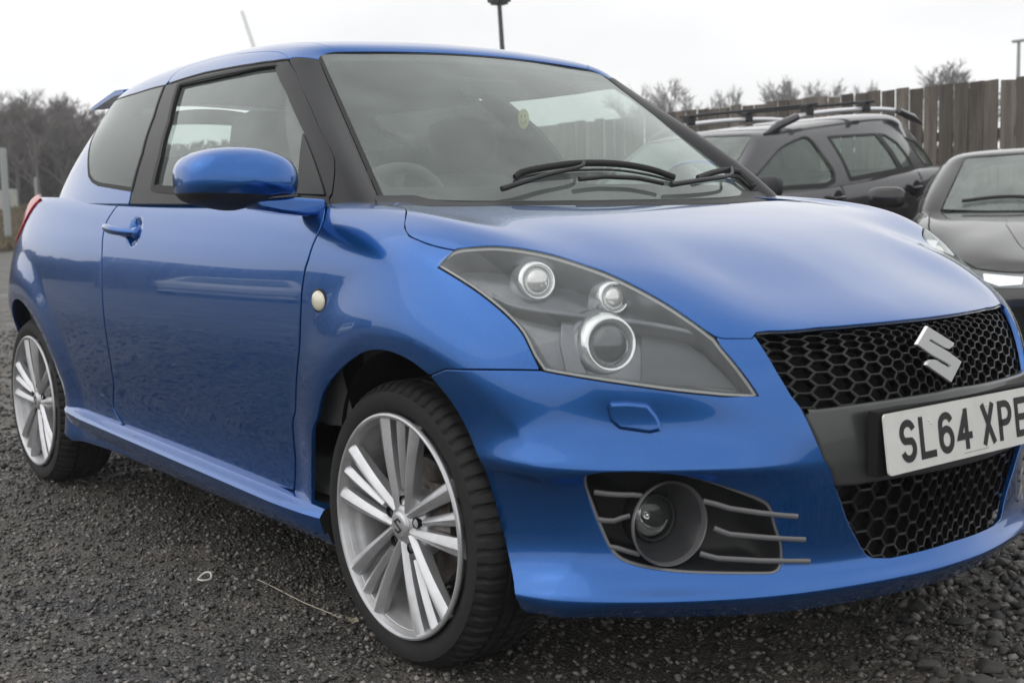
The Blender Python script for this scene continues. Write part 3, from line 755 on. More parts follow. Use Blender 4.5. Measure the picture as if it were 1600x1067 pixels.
# steering wheel
def ringpts(c, r, nrm, n=40):
    nrm = np.array(nrm, float); nrm /= np.linalg.norm(nrm); a = np.cross(nrm, [0, 1, 0]); a /= np.linalg.norm(a); b = np.cross(nrm, a)
    return [np.array(c)+r*(a*math.cos(2*math.pi*k/n)+b*math.sin(2*math.pi*k/n)) for k in range(n)], a, b
rp, sa, sb = ringpts((-.72, -.36, .90), .18, (-.88, 0, .48))
stw = tube('steering_wheel', rp, .015, M['interior'], car, closed=True)
for k in (0, 180, 90):
    e = np.array((-.72, -.36, .90))+.18*(sa*math.cos(R(k+0))*1+sb*math.sin(R(k)))
    tube('spoke', [(-.70, -.36, .89), e], .014, M['interior'], stw, seg=6)
# seats
def seat(cx, cy, rear=False, w=.50, dz=0.):
    parts = []
    def slab(pts_c, wid, th, n=14):
        V = []; F = []; m = 16
        for (x, z, ww, tt, ax, az) in pts_c:
            for k in range(m):
                a = 2*math.pi*k/m; ca, sa_ = math.cos(a), math.sin(a)
                yy = math.copysign(abs(ca)**.45, ca)*ww/2; dd = math.copysign(abs(sa_)**.6, sa_)*tt/2
                V.append((x+ax*dd, cy+yy, z+dz+az*dd))
        for i in range(len(pts_c)-1):
            for k in range(m): F.append((i*m+k, i*m+(k+1) % m, (i+1)*m+(k+1) % m, (i+1)*m+k))
        F.append(tuple(range(m))[::-1]); F.append(tuple((len(pts_c)-1)*m+k for k in range(m)))
        return V, F
    back = slab([(cx-.02, .50, w*.80, .10, 1, .25), (cx-.03, .54, w*.9, .15, 1, .25), (cx-.09, .72, w*.96, .15, 1, .25), (cx-.15, .90, w*.95, .13, 1, .25), (cx-.19, 1.02, w*.84, .11, 1, .25), (cx-.205, 1.06, w*.55, .07, 1, .25)], w, .1)
    head = slab([(cx-.215, 1.085, .14, .05, 1, .2), (cx-.22, 1.10, .24, .09, 1, .2), (cx-.235, 1.17, .27, .10, 1, .2), (cx-.245, 1.235, .24, .09, 1, .2), (cx-.25, 1.255, .15, .05, 1, .2)], .2, .1)
    base = slab([(cx+.45, .44, w*.8, .08, 0, 1), (cx+.40, .45, w*.95, .15, 0, 1), (cx+.1, .44, w, .17, 0, 1), (cx-.05, .43, w*.9, .15, 0, 1)], w, .1)
    nm = 'rear_seat' if rear else 'front_seat'
    v, f = join([back, base]); s = mesh_np(nm, v, f, M['seat'], car); mesh_np('headrest', *head, M['seat'], s)
seat(-1.12, -.36); seat(-1.12, .36); seat(-1.95, -.34, True, .56, -.10); seat(-1.95, .34, True, .56, -.10)
# parcel shelf
v, f = box((-2.38, 0, .97), (.5, 1.25, .02)); mesh_np('parcel_shelf', v, f, M['interior'], car, smooth=False)
# interior mirror
v, f = box((-.72, 0, 1.285), (.02, .20, .055)); bevelobj(mesh_np('interior_mirror', v, f, M['trim'], car, smooth=False), .008)
# round smiley sticker on the far door window
cs = on_plane(818, 186, 1, .622)
print('sticker', cs)
def disc(c, r, n, ry=1., off=0., yy=None):
    V = [(c[0], c[1]+off, c[2])]+[(c[0]+r*math.cos(2*math.pi*k/n), c[1]+off, c[2]+ry*r*math.sin(2*math.pi*k/n)) for k in range(n)]
    return V, [(0, k+1, (k+1) % n+1) for k in range(n)]
stm = mat('sticker_cream', (.90, .80, .28), rough=.6); t = stm.node_tree; trl = t.nodes.new('ShaderNodeBsdfTranslucent'); trl.inputs[0].default_value = (.95, .85, .35, 1); mxs = t.nodes.new('ShaderNodeMixShader'); mxs.inputs[0].default_value = .6
t.links.new(t.nodes['Principled BSDF'].outputs[0], mxs.inputs[1]); t.links.new(trl.outputs[0], mxs.inputs[2]); t.links.new(mxs.outputs[0], t.nodes['Material Output'].inputs[0])
stk = mesh_np('smiley_sticker', *disc(cs, .032, 32, 1.1), stm, car)
ink2 = mat('sticker_ink', (.16, .15, .10), rough=.6)
for dx in (-.010, .010): mesh_np('eye', *disc((cs[0]+dx, cs[1], cs[2]+.009), .0035, 12, 1.8, -.001), ink2, stk)
tube('mouth', [(cs[0]+.017*math.sin(a), cs[1]-.001, cs[2]-.016*math.cos(a)) for a in np.linspace(-1.1, 1.1, 12)], .0015, ink2, stk, seg=5)

# ---------------------------------------------------------------- cowl and wipers
cw = []
for k in np.linspace(-1, 1, 31):
    y = .66*k; b = math.cos(k*math.pi/2.3)
    xr = -.30+.10*b; 
    cw.append([(xr+.055, y, .947), (xr+.045, y, .955), (xr+.01, y, .962), (xr-.02, y, .980)])
cw = np.array(cw); V = cw.reshape(-1, 3); F = [(i*4+j, i*4+j+1, i*4+j+5, i*4+j+4) for i in range(30) for j in range(3)]
mesh_np('cowl', V, F, M['trim'], car)
def on(S, u, v, off):
    q = S.px(u, v); p, n = S.full(np.array([q[0]]), np.array([q[1]])); return p[0]+n[0]*off
def wiper(blade, arm, nm='wiper'):
    bl = tube(nm, [on(WSF, x, y, o) for x, y, o in crom(blade, n=4)], .0058, M['rubber'], car, seg=8, flat=1.5)
    tube('wiper_blade', [on(WSF, x, y+3, .006) for x, y, o in crom(blade, n=4)], .0035, M['trim'], bl, seg=6)
    tube('wiper_arm', [on(WSF, x, y, o) for x, y, o in crom(arm, n=4)], [.0075-.003*k for k in np.linspace(0, 1, (len(arm)-1)*4+1)][::-1], M['trim'], bl, seg=8)
    return bl
wiper([(802, 284, .012), (815, 277, .016), (860, 270, .02), (905, 266, .022), (960, 266, .02), (1010, 273, .018), (1050, 283, .012)],
      [(905, 267, .03), (898, 276, .03), (850, 287, .028), (810, 299, .026), (780, 307, .022)])
wiper([(1086, 284, .012), (1110, 277, .016), (1135, 275, .02), (1165, 282, .02), (1180, 292, .014)],
      [(1134, 275, .03), (1131, 288, .03), (1090, 294, .028), (1042, 299, .022)])
tube('wiper_linkage', [on(WSF, x, y, .02) for x, y in ((900, 290), (940, 286), (990, 288), (1030, 296))], .006, M['trim'], car)

# ---------------------------------------------------------------- headlamps
HLO = smooth(HL_TOP, 3)[:-1]+[(1117, 528)]+smooth(HL_R, 3)[:-1]+[(1185, 618), (1178, 622)]+smooth(HL_BOT, 3)[:-1]+smooth(HL_L, 3)
hlo = T(HLO)
def lamp():
    lens = panel('headlamp', LB, hlo, M['lens'], car, res=.012, gap=.0022, thick=.008, round_=.003, off=.0015)
    hs = panel('lamp_housing', LB, hlo, M['housing'], lens, res=.016, gap=.003, thick=0, off=-.055)
    # walls between lens rim and housing
    c = np.array(clean(dens([tuple(x) for x in np.asarray(hlo)*[LB.Lu, LB.Lv]], .012), .003)); n = len(c)
    r = []
    for ins, dep in ((.002, .003), (.009, .005), (.013, .014), (.018, .056)):
        q = offset_poly(c, ins); p, nn = LB.full(np.clip(q[:, 0]/LB.Lu, 0, 1), q[:, 1]/LB.Lv); r.append(p-nn*dep)
    V = np.concatenate(r); F = [(k*n+i, k*n+(i+1) % n, (k+1)*n+(i+1) % n, (k+1)*n+i) for k in range(3) for i in range(n)]
    mi = [0 if k < 1 else 1 for k in range(3) for i in range(n)]
    rim = mesh_np('lamp_rim', V, F, [M['lamp_rim'], M['housing']], lens, matidx=mi, auto=40)
    st_ = strip('lamp_seal', LB, hlo, .006, .0015, M['gap'], car, closed=True)
    out = [lens, hs, rim, st_]
    def bowl(u, v, r, dep, name, ax=(.93, -.30, .12)):
        q = LB.px(u, v); p, nn = LB.full(np.array([q[0]]), np.array([q[1]])); d = ray(u, v); d /= np.linalg.norm(d)
        c = p[0]+d*min(.10, dep/max(.25, abs(float(d@nn[0])))); a = np.array(ax); a /= np.linalg.norm(a); x = np.cross(a, [0, 0, 1]); x /= np.linalg.norm(x); y = np.cross(x, a)
        V = []; F = []; pr = [(r*1.10, -.035), (r*1.10, -.018), (r*1.05, -.004), (r*.97, .006), (r*.88, .011), (r*.80, .009), (r*.74, .0), (r*.5, -.014), (.001, -.018)]; m = 32
        for k in range(m):
            t = 2*math.pi*k/m
            for rr, h in pr: V.append(c+a*h+rr*(x*math.cos(t)+y*math.sin(t)))
        L_ = len(pr)
        F = [(k*L_+i, k*L_+i+1, ((k+1) % m)*L_+i+1, ((k+1) % m)*L_+i) for k in range(m) for i in range(L_-1)]
        b = mesh_np(name, V, F, M['chrome'], lens)
        return b, c, a, x, y
    def ball(c, r, m, name, par, sx=1.):
        V = []; F = []; nn = 14
        for i in range(nn+1):
            for k in range(24):
                t = math.pi*i/nn; q = 2*math.pi*k/24; V.append((c[0]+r*math.sin(t)*math.cos(q), c[1]+r*math.sin(t)*math.sin(q), c[2]+r*math.cos(t)))
        for i in range(nn):
            for k in range(24): F.append((i*24+k, (i+1)*24+k, (i+1)*24+(k+1) % 24, i*24+(k+1) % 24))
        return mesh_np(name, V, F, m, par)
    for (u, v, r) in ((838, 440, .038), (957, 466, .032)):
        b, c, a, x, y = bowl(u, v, r, .034, 'reflector'); ball(c-a*r*.15, r*.74, M['bulb'], 'bulb', lens); out.append(b)
    b, c, a, x, y = bowl(952, 538, .055, .040, 'projector_ring'); ball(c-a*.020, .045, mat('projector_lens', (.10, .105, .115), rough=.03, coat=1., metal=.3), 'projector_lens', lens)
    # barrel behind the projector and the brow between the bulbs and the projector
    V, F = [], []
    for k in range(28):
        t = 2*math.pi*k/28
        for rr, h in ((.0605, -.030), (.066, -.034), (.068, -.08)): V.append(c+a*h+rr*(x*math.cos(t)+y*math.sin(t)))
    F = [(k*3+i, k*3+i+1, ((k+1) % 28)*3+i+1, ((k+1) % 28)*3+i) for k in range(28) for i in range(2)]
    mesh_np('projector_barrel', V, F, M['housing'], lens)
    def inner(u, v, dep):
        q = LB.px(u, v); p, nn = LB.full(np.array([q[0]]), np.array([q[1]])); return p[0]-nn[0]*dep
    BR = [(765, 450), (800, 466), (860, 473), (930, 479), (1000, 487), (1060, 498), (1098, 508)]
    rows = [[inner(u, v, .022) for u, v in crom(BR, n=3)], [inner(u, v+4, .016) for u, v in crom(BR, n=3)], [inner(u, v+9, .022) for u, v in crom(BR, n=3)], [inner(u, v+12, .058) for u, v in crom(BR, n=3)]]
    rows = [[inner(u, v-3, .058) for u, v in crom(BR, n=3)]]+rows
    m_ = len(rows[0]); V = np.concatenate(rows); F = [(k*m_+i, k*m_+i+1, (k+1)*m_+i+1, (k+1)*m_+i) for k in range(4) for i in range(m_-1)]
    mesh_np('lamp_bezel', V, F, M['housing'], lens)
    # darker shield right of the projector
    SHD = [(1004, 496), (1075, 508), (1130, 562), (1165, 605), (1060, 603), (1004, 597)]
    mesh = panel('lamp_shield', LB, T(SHD), M['housing_dark'], lens, res=.014, off=-.046, thick=.0, gap=0)
    SH2 = [(878, 484), (905, 483), (902, 520), (905, 560), (915, 585), (880, 580), (872, 530)]
    panel('lamp_shield', LB, T(SH2), M['housing'], lens, res=.012, off=-.034, thick=.02, gap=0, round_=.004)
    return lens
lens = lamp()
lens2 = mirror(lens)
for ch in [c for c in bpy.data.objects if c.parent == lens]: mirror(ch, lens2)

# washer cap, side repeater, handle, mirror
wc = panel('washer_cap', LB, T([(949, 629), (980, 628), (1011, 631), (1025, 648), (1036, 671), (1015, 676), (968, 669), (955, 657)]), M['blue'], car, res=.005, gap=0, off=.012, thick=.018, round_=.007); mirror(wc)
ip, inn = LB.full(*[np.array([q]) for q in LB.px(499, 470)])
V, F = lathe([(.0225, -.004), (.0225, .001), (.0215, .004), (.019, .0065), (.013, .0095), (.006, .011), (0.0001, .0115)], 28)
V = [(ip[0][0]+x*1.25, ip[0][1]-y, ip[0][2]+z) for x, y, z in V]
mirror(mesh_np('side_indicator', V, F, M['amber'], car, auto=60))
V, F = lathe([(.0265, -.002), (.0265, .0015), (.0225, .0025)], 28); V = [(ip[0][0]+x*1.25, ip[0][1]-y, ip[0][2]+z) for x, y, z in V]
mirror(mesh_np('indicator_bezel', V, F, M['rubber'], car))
# door handle: a bowed grab bar over a dished recess, with its fixed end
h0, _ = LB.full(*[np.array([q]) for q in LB.px(172, 354)]); h1, _ = LB.full(*[np.array([q]) for q in LB.px(212, 361)])
h0, h1 = h0[0], h1[0]; pts = []; rr = []
for k in np.linspace(0, 1, 14):
    p = h0+(h1-h0)*k; o = .012+.022*math.sin(math.pi*k)**.6; pts.append(p+np.array([0, -o, 0])); rr.append(.010+.0045*math.sin(math.pi*k))
hd = tube('door_handle', pts, rr, M['blue'], door, seg=12, flat=1.0)
b_, f_ = box((h0+h1)/2+(h1-h0)*.5, (.035, .05, .032)); hb_ = mesh_np('handle_base', b_, f_, M['blue'], door, smooth=True, auto=60); bevelobj(hb_, .010, 3)
for o in (hd, hb_): mirror(o, doorL)

# ---------------------------------------------------------------- grille, plate, badge
def clipgrille(pts): return clip_centre(T(pts))
PAN_T = [(1258, 641), (1279, 641), (1344, 632.5), (1409, 623), (1495, 607), (1600, 585)]
PAN_B = [(1306, 760), (1340, 757.5), (1391, 749), (1495, 729), (1600, 705)]
top_half = [(1184, 531), (1193, 545), (1215, 582), (1236, 617), (1251, 636)]
up_poly = half_mirror([(.5, LB.px(1478, 592)[1])]+clipgrille(PAN_T)[::-1][1:]+T(G_LEFT)[0:6][::-1]+gt)
lo_poly = half_mirror([gb[-1]]+gb[::-1][1:]+T(G_LEFT)[8:][::-1]+clipgrille(PAN_B))
pt = clipgrille(PAN_T); pb = clipgrille(PAN_B)
pan_poly = half_mirror([pt[-1]]+pt[::-1][1:]+T([(1262, 657), (1282, 702)])+pb)
def honeycomb(name, poly, cw_, chh, off, depth, wall, parent):
    P = np.asarray(poly)*[LB.Lu, LB.Lv]; big = offset_poly(np.array(clean(dens([tuple(x) for x in P], .01), .002)), -.010)
    lo, hi = big.min(0), big.max(0); V2 = []; F = []; D = []
    cx0 = .5*LB.Lu; r = 0; y = lo[1]
    cells = []
    while y < hi[1]+chh:
        x = cx0-round((cx0-lo[0])/cw_)*cw_-(cw_/2 if r % 2 else 0)
        while x < hi[0]+cw_:
            cells.append((x, y)); x += cw_
        y += chh*.5; r += 1
    # flat-topped hexes: neighbours offset by half a pitch
    cells = [c for c in cells if inpoly(big, np.array([c[0]]), np.array([c[1]]))[0]]
    for cx, cy in cells:
        # hexagon with flat top & bottom, half width .667 of pitch... two interleaved columns
        hw = cw_/2*.667*1.0; 
        outer = [(-2*hw*.5*2, 0), (-hw, chh/2), (hw, chh/2), (2*hw, 0), (hw, -chh/2), (-hw, -chh/2)]
        outer = [(cw_*-.3333*1.0, 0) if False else o for o in outer]
        outer = [(-cw_/3, 0), (-cw_/6, chh/2), (cw_/6, chh/2), (cw_/3, 0), (cw_/6, -chh/2), (-cw_/6, -chh/2)]
        b = len(V2)
        for sc, dd in ((1., 0.), (1-wall, -.001), (1-wall*1.25, -depth)):
            for ox, oy in outer:
                l = wall*.30*chh/2
                V2.append((cx+ox*sc, cy+oy*sc)); D.append(dd)
        for ring in range(2):
            for k in range(6):
                l = (k+1) % 6; F.append((b+ring*6+k, b+ring*6+l, b+(ring+1)*6+l, b+(ring+1)*6+k))
    V2 = np.array(V2); D = np.array(D); p, nn = LB.full(np.clip(V2[:, 0]/LB.Lu, 0, 1), np.clip(V2[:, 1]/LB.Lv, 0, 1))
    V = p+nn*(off+D)[:, None]
    return mesh_np(name, V, F, M['grille'], parent, smooth=False)
gr = empty('front_grille'); gr.parent = car
gm = honeycomb('honeycomb_mesh', up_poly, .118, .0375, -.014, .018, .15, car); gm.name = 'upper_grille'
gm2 = honeycomb('honeycomb_mesh', lo_poly, .118, .0375, -.014, .018, .15, car); gm2.name = 'lower_grille'
bpy.data.objects.remove(gr)
for poly, nm in ((up_poly, gm), (lo_poly, gm2)):
    panel('grille_backing', LB, poly, M['dark'], nm, res=.03, gap=-.012, thick=0, off=-.040)
st2 = strip('grille_frame', LB, half_mirror(gt[::1]+[])[:], .012, .004, M['black_gloss'], gm)
pan = panel('plate_surround', LB, pan_poly, M['grey_panel'], car, res=.014, gap=-.001, off=.002, thick=.03, round_=.009)
lf = T([(1252, 640), (1262, 657), (1282, 702), (1305, 760)])
bs = strip('surround_shadow_gap', LB, lf, .010, .002, M['gap'], car); mirror(bs)
# number plate
LEAN = .1292; PZ = .5014; PX = .7875
def plate_pt(y, z, o=0.): return (PX+o-LEAN*z, y, PZ+z)
def rrect(w, h, r, n=5):
    out = []
    for cx, cy, a0 in ((w/2-r, h/2-r, 0), (-w/2+r, h/2-r, 90), (-w/2+r, -h/2+r, 180), (w/2-r, -h/2+r, 270)):
        for k in range(n+1): a = R(a0+90*k/n); out.append((cx+r*math.cos(a), cy+r*math.sin(a)))
    return out
rr_ = rrect(.520, .111, .008); n = len(rr_)
V = [plate_pt(y, z, .003) for y, z in rr_]+[plate_pt(y, z, -.001) for y, z in rr_]
F = [tuple(range(n)), tuple(range(n, 2*n))[::-1]]+[(i, n+i, n+(i+1) % n, (i+1) % n) for i in range(n)]
plate = mesh_np('number_plate', V, F, M['plate'], car, smooth=False)
v, f = box((PX-.022, 0, PZ-.0), (.02, .535, .120)); mesh_np('plate_backing', v, f, M['dark'], car, smooth=False)
def ribbon(path, w, closed=False):
    """flat stroke of width w along a 2D path with mitred corners -> (2D verts, faces)"""
    P = np.array(path, float); n = len(P); L_, R_ = [], []
    for i in range(n):
        a = P[(i-1) % n] if (closed or i > 0) else None; b = P[(i+1) % n] if (closed or i < n-1) else None
        d1 = (P[i]-a)/np.linalg.norm(P[i]-a) if a is not None else None; d2 = (b-P[i])/np.linalg.norm(b-P[i]) if b is not None else None
        if d1 is None: d1 = d2
        if d2 is None: d2 = d1
        n1 = np.array([-d1[1], d1[0]]); n2 = np.array([-d2[1], d2[0]]); m_ = n1+n2; m_ /= np.linalg.norm(m_); c = max(.5, m_@n1)
        L_.append(P[i]+m_*w/2/c); R_.append(P[i]-m_*w/2/c)
    V = L_+R_; F = [(i, (i+1) % n, n+(i+1) % n, n+i) for i in range(n if closed else n-1)]
    return V, F
def arcp(cx, cy, rx, ry, a0, a1, n=10): return [(cx+rx*math.cos(R(a)), cy+ry*math.sin(R(a))) for a in np.linspace(a0, a1, n)]
s_ = .0135; w_, h_ = .050-s_, .079-s_      # centre-line box of a 50 x 79 mm character
hw, hh = w_/2, h_/2; rc = .0165
GL = {
 'S': [(arcp(0, hh-.0175, hw, .0175, 15, 235, 15)+arcp(0, -hh+.0175, hw, .0175, 55, -165, 15), False)],
 'L': [([(-hw, hh+s_/2), (-hw, -hh), (hw+s_/2, -hh)], False)],
 '6': [(arcp(0, -hh+.020, hw, .020, 175, -185, 22)[:-1], True), (arcp(0, hh-.0175, hw, .0175, 20, 180, 9)+[(-hw, -hh+.020)], False)],
 '4': [([(hw*.35, -hh-s_/2), (hw*.35, hh+s_/2*.9)], False), ([(hw*.35, hh), (-hw, -hh*.42), (hw+s_/2, -hh*.42)], False)],
 'X': [([(-hw, hh+s_/2), (hw, -hh-s_/2)], False), ([(hw, hh+s_/2), (-hw, -hh-s_/2)], False)],
 'P': [([(-hw, -hh-s_/2), (-hw, hh)]+[(0, hh)]+arcp(hw-.0175, hh-.0185, .0175, .0185, 85, -85, 9)+[(-hw, hh-.037)], False)],
 'E': [([(hw+s_/2*.6, hh), (-hw, hh), (-hw, -hh), (hw+s_/2*.8, -hh)], False), ([(-hw, 0), (hw*.85+s_/2*.3, 0)], False)],
}
cx = -.219
for ch in 'SL64 XPE':
    if ch == ' ': cx += .033-.011; continue
    c0_ = cx+.025; strokes = []
    for q, (path, cl) in enumerate(GL[ch]):
        v2, f2 = ribbon(path, s_, cl); strokes.append(([plate_pt(c0_+a, b, .0036+q*.0003) for a, b in v2], f2))
    v, f = join(strokes); mesh_np('plate_character', v, f, M['ink'], plate, smooth=False)
    cx += .061
# small print line and fixing screws on the plate
v2, f2 = ribbon([(-.02, -.046), (.065, -.046)], .0012); mesh_np('small_print', [plate_pt(a, b, .0036) for a, b in v2], f2, mat('small_print', (.25, .25, .25)), plate, smooth=False)
for a, b in ((-.125, .030), (-.118, .024), (.07, .036)):
    V, F = lathe([(.003, 0), (.002, .0015), (.0001, .002)], 10, 'x', plate_pt(a, b, .003)); mesh_np('screw_cap', V, F, M['plate'], plate)
# badge
BP = [(1446.6, 509.3), (1488.4, 535.6), (1486.5, 540.5), (1481, 545), (1473, 542.5), (1451, 529.5), (1448.8, 531.5), (1480, 549.5), (1499.7, 564.4), (1483.2, 597), (1444, 570), (1447, 565), (1452, 562), (1460, 561.8), (1481.5, 574.5), (1484, 571.3), (1456, 555.5), (1429.6, 538)]
bx = LB.full(*[np.array([q]) for q in LB.px(1465, 553)])[0][0][0]
b3 = [on_plane(u, v, 0, bx+.010) for u, v in BP]
print('badge', bx, b3[0], b3[9])
from mathutils.geometry import tessellate_polygon
tris = tessellate_polygon([[Vector((p[1], p[2], 0)) for p in b3]])
nb = len(b3); cb = np.mean(b3, axis=0)
ins = [tuple(np.array(p)) for p in b3]
q2 = offset_poly(np.array([(p[1], p[2]) for p in b3]), .0007)
V = [(p[0]-.002, p[1], p[2]) for p in b3]+[(p[0]+.003, p[1], p[2]) for p in b3]+[(b3[i][0]+.0048, q2[i][0], q2[i][1]) for i in range(nb)]
F = [tuple(2*nb+i for i in t) for t in tris]+[(k*nb+i, k*nb+(i+1) % nb, (k+1)*nb+(i+1) % nb, (k+1)*nb+i) for k in (0, 1) for i in range(nb)]
bd = mesh_np('badge', V, F, mat('badge_chrome', (.80, .81, .82), rough=.32, metal=.5), car, smooth=False)
bm = bmesh.new(); bm.from_mesh(bd.data); bmesh.ops.recalc_face_normals(bm, faces=bm.faces); bm.to_mesh(bd.data); bm.free()

# ---------------------------------------------------------------- fog lamps
FP = crom(FOG, closed=True, n=3)
c = np.array(clean(dens([tuple(x) for x in np.asarray(fog)*[LB.Lu, LB.Lv]], .01), .003)); n = len(c); rws = []
for ins_, dep in ((-.003, .003), (.0055, .0025), (.008, .009)):
    q = offset_poly(c, ins_); p, nn = LB.full(q[:, 0]/LB.Lu, q[:, 1]/LB.Lv); rws.append(p-nn*dep)
fd = np.array([-.93, .30, .10]); fd /= np.linalg.norm(fd)
l0 = rws[0]; cen_f = l0.mean(0)
V = np.concatenate([rws[0], rws[1], rws[2]]+[cen_f+(rws[2]-cen_f)*s_+fd*d_ for s_, d_ in ((.985, .03), (.95, .085), (.80, .092), (.5, .094), (.2, .095))]+[[cen_f+fd*.095]])
F = [(k*n+i, k*n+(i+1) % n, (k+1)*n+(i+1) % n, (k+1)*n+i) for k in range(7) for i in range(n)]+[(7*n+i, 7*n+(i+1) % n, 8*n) for i in range(n)]
fs = mesh_np('fog_recess', V, F, [M['fog_edge'], M['trim']], car, matidx=[0 if k < 1 else 1 for k in range(7) for i in range(n)]+[1]*n)
foglist = [fs]
def onb(u, v, off):
    q = LB.px(u, v); p, nn = LB.full(np.array([q[0]]), np.array([q[1]])); return p[0]+nn[0]*off
fin = mat('fog_fin_grey', (.14, .14, .145), rough=.28, coat=.4)
for pth in ([(1099, 784), (1120, 789), (1141, 795.5), (1190, 801), (1246, 806.5)], [(1116, 826), (1128, 831), (1141, 835.5), (1200, 839.5), (1258, 842.5)], [(1094, 865), (1108, 869), (1123, 872.5), (1190, 875.5), (1265, 876.5)],
            [(929, 766), (950, 770.5), (970, 773), (990, 774), (1004, 776)], [(933, 809), (946, 812), (960, 813), (972, 809), (985, 806)], [(952, 853), (966, 856), (981, 861), (1000, 866)]):
    off = [(.0012 if x > 1150 else -.004) for x, y in pth]
    foglist.append(tube('fog_fin', [onb(x, y, o) for (x, y), o in zip(pth, off)], .0030, fin, fs, seg=8, flat=1.7))
    # web behind each fin
fa = np.array([.965, -.235, .02]); fa /= np.linalg.norm(fa)
fc = onb(1047, 819, -.004)
def spun(prof, c_, a_, m=40, ell=1.):
    x = np.cross(a_, [0, 0, 1]); x /= np.linalg.norm(x); y = np.cross(x, a_); V = []; L_ = len(prof)
    for k in range(m):
        t = 2*math.pi*k/m
        for rr, h in prof: V.append(c_+a_*h+rr*(x*math.cos(t)*ell+y*math.sin(t)))
    return V, [(k*L_+i, k*L_+i+1, ((k+1) % m)*L_+i+1, ((k+1) % m)*L_+i) for k in range(m) for i in range(L_-1)]
v, f = spun([(.058, -.075), (.064, -.03), (.072, -.010)], fc, fa); foglist.append(mesh_np('fog_barrel', v, f, M['dark'], fs))
v, f = spun([(.072, -.012), (.0785, -.005), (.079, .002), (.0775, .005), (.0755, .002), (.073, -.008)], fc, fa); foglist.append(mesh_np('fog_ring', v, f, fin, fs, auto=60))
v, f = spun([(.073, -.008), (.060, -.030), (.047, -.055), (.043, -.072)], fc, fa); foglist.append(mesh_np('fog_cone', v, f, mat('fog_cone_black', (.05, .051, .054), rough=.26, coat=.3), fs))
v, f = spun([(.046, -.060), (.044, -.052), (.040, -.054), (.039, -.060)], fc, fa); foglist.append(mesh_np('fog_lamp', v, f, M['trim'], fs))
v, f = spun([(.036, -.066), (.030, -.078), (.016, -.088), (.007, -.090), (.007, -.078), (.0001, -.077)], fc, fa); foglist.append(mesh_np('fog_reflector', v, f, M['chrome'], fs))
v, f = spun([(.037, -.064), (.034, -.060), (.020, -.0565), (.0001, -.0555)], fc, fa); foglist.append(mesh_np('fog_lens', v, f, M['lens'], fs))
f2 = mirror(fs)
for o in foglist[1:]: mirror(o, f2 if o.parent == fs else car)

# ---------------------------------------------------------------- door mirror
def loft(name, secs, m, parent, cap=True):
    n = len(secs[0]); V = np.concatenate([np.array(s) for s in secs]); F = [(i*n+k, i*n+(k+1) % n, (i+1)*n+(k+1) % n, (i+1)*n+k) for i in range(len(secs)-1) for k in range(n)]
    if cap: F += [tuple(range(n))[::-1], tuple((len(secs)-1)*n+k for k in range(n))]
    o = mesh_np(name, V, F, m, parent); bm = bmesh.new(); bm.from_mesh(o.data); bmesh.ops.recalc_face_normals(bm, faces=bm.faces); bm.to_mesh(o.data); bm.free(); return o
MO = on_plane(372, 283, 0, -.36); print('mirror at', MO)
def mirror_shell():
    # outline in the y-z plane traced from the photograph, bulging forward
    OUT = [(286, 272), (289, 257), (301, 243), (322, 234), (348, 230), (375, 229.5), (402, 232), (427, 239), (445, 249), (457, 264), (461, 282), (460, 300), (455, 306), (425, 308), (398, 320), (372, 329), (345, 326), (315, 319), (298, 312), (288, 298)]
    x0 = -.36; O3 = np.array([on_plane(u, v, 0, x0) for u, v in crom(OUT, closed=True, n=3)])
    cen = np.array([x0, MO[1], MO[2]]); secs = []
    for s, dx in ((.90, -.075), (.985, -.060), (1.0, -.035), (1.0, -.010), (.985, .012), (.94, .032), (.85, .050), (.70, .064), (.48, .074), (.25, .079), (.06, .080)):
        q = cen+(O3-cen)*s; q[:, 0] = x0+dx; secs.append([tuple(p) for p in q])
    return secs, O3, cen
secs, O3, cen = mirror_shell()
V = np.concatenate([np.array(s) for s in secs]); n = len(secs[0])
F = [(i*n+k, i*n+(k+1) % n, (i+1)*n+(k+1) % n, (i+1)*n+k) for i in range(len(secs)-1) for k in range(n)]+[tuple(range(n))[::-1], tuple((len(secs)-1)*n+k for k in range(n))]
# crease: push the lower half back so that the cap breaks into an upper and a lower face
zc = cen[2]-.0+(-.012)
V = V.copy()
for i in range(len(V)):
    if V[i][0] > -.40 and V[i][2] < zc:
        V[i][0] -= (zc-V[i][2])*.35*min(1, (V[i][0]+.40)/.06)
zlow = on_plane(372, 304, 0, -.31)[2]
dm = mesh_np('door_mirror', V, F, [M['blue'], M['trim']], door)
bm = bmesh.new(); bm.from_mesh(dm.data); bmesh.ops.recalc_face_normals(bm, faces=bm.faces)
bmesh.ops.bisect_plane(bm, geom=list(bm.verts)+list(bm.edges)+list(bm.faces), plane_co=(0, -.95, zlow), plane_no=(0, .04, 1))
for f_ in bm.faces: f_.material_index = 1 if (f_.calc_center_median()-Vector((0, -.95, zlow))).dot(Vector((0, .04, 1))) < 0 else 0  # lower shell faces set black: shade on the underside put into the colour
bm.to_mesh(dm.data); bm.free()
gv = [(-.437, cen[1]+(p[1]-cen[1])*.86, cen[2]+(p[2]-cen[2])*.84) for p in O3]
mg = mesh_np('mirror_glass', gv, [tuple(range(len(gv)))], M['chrome'], dm, smooth=False)
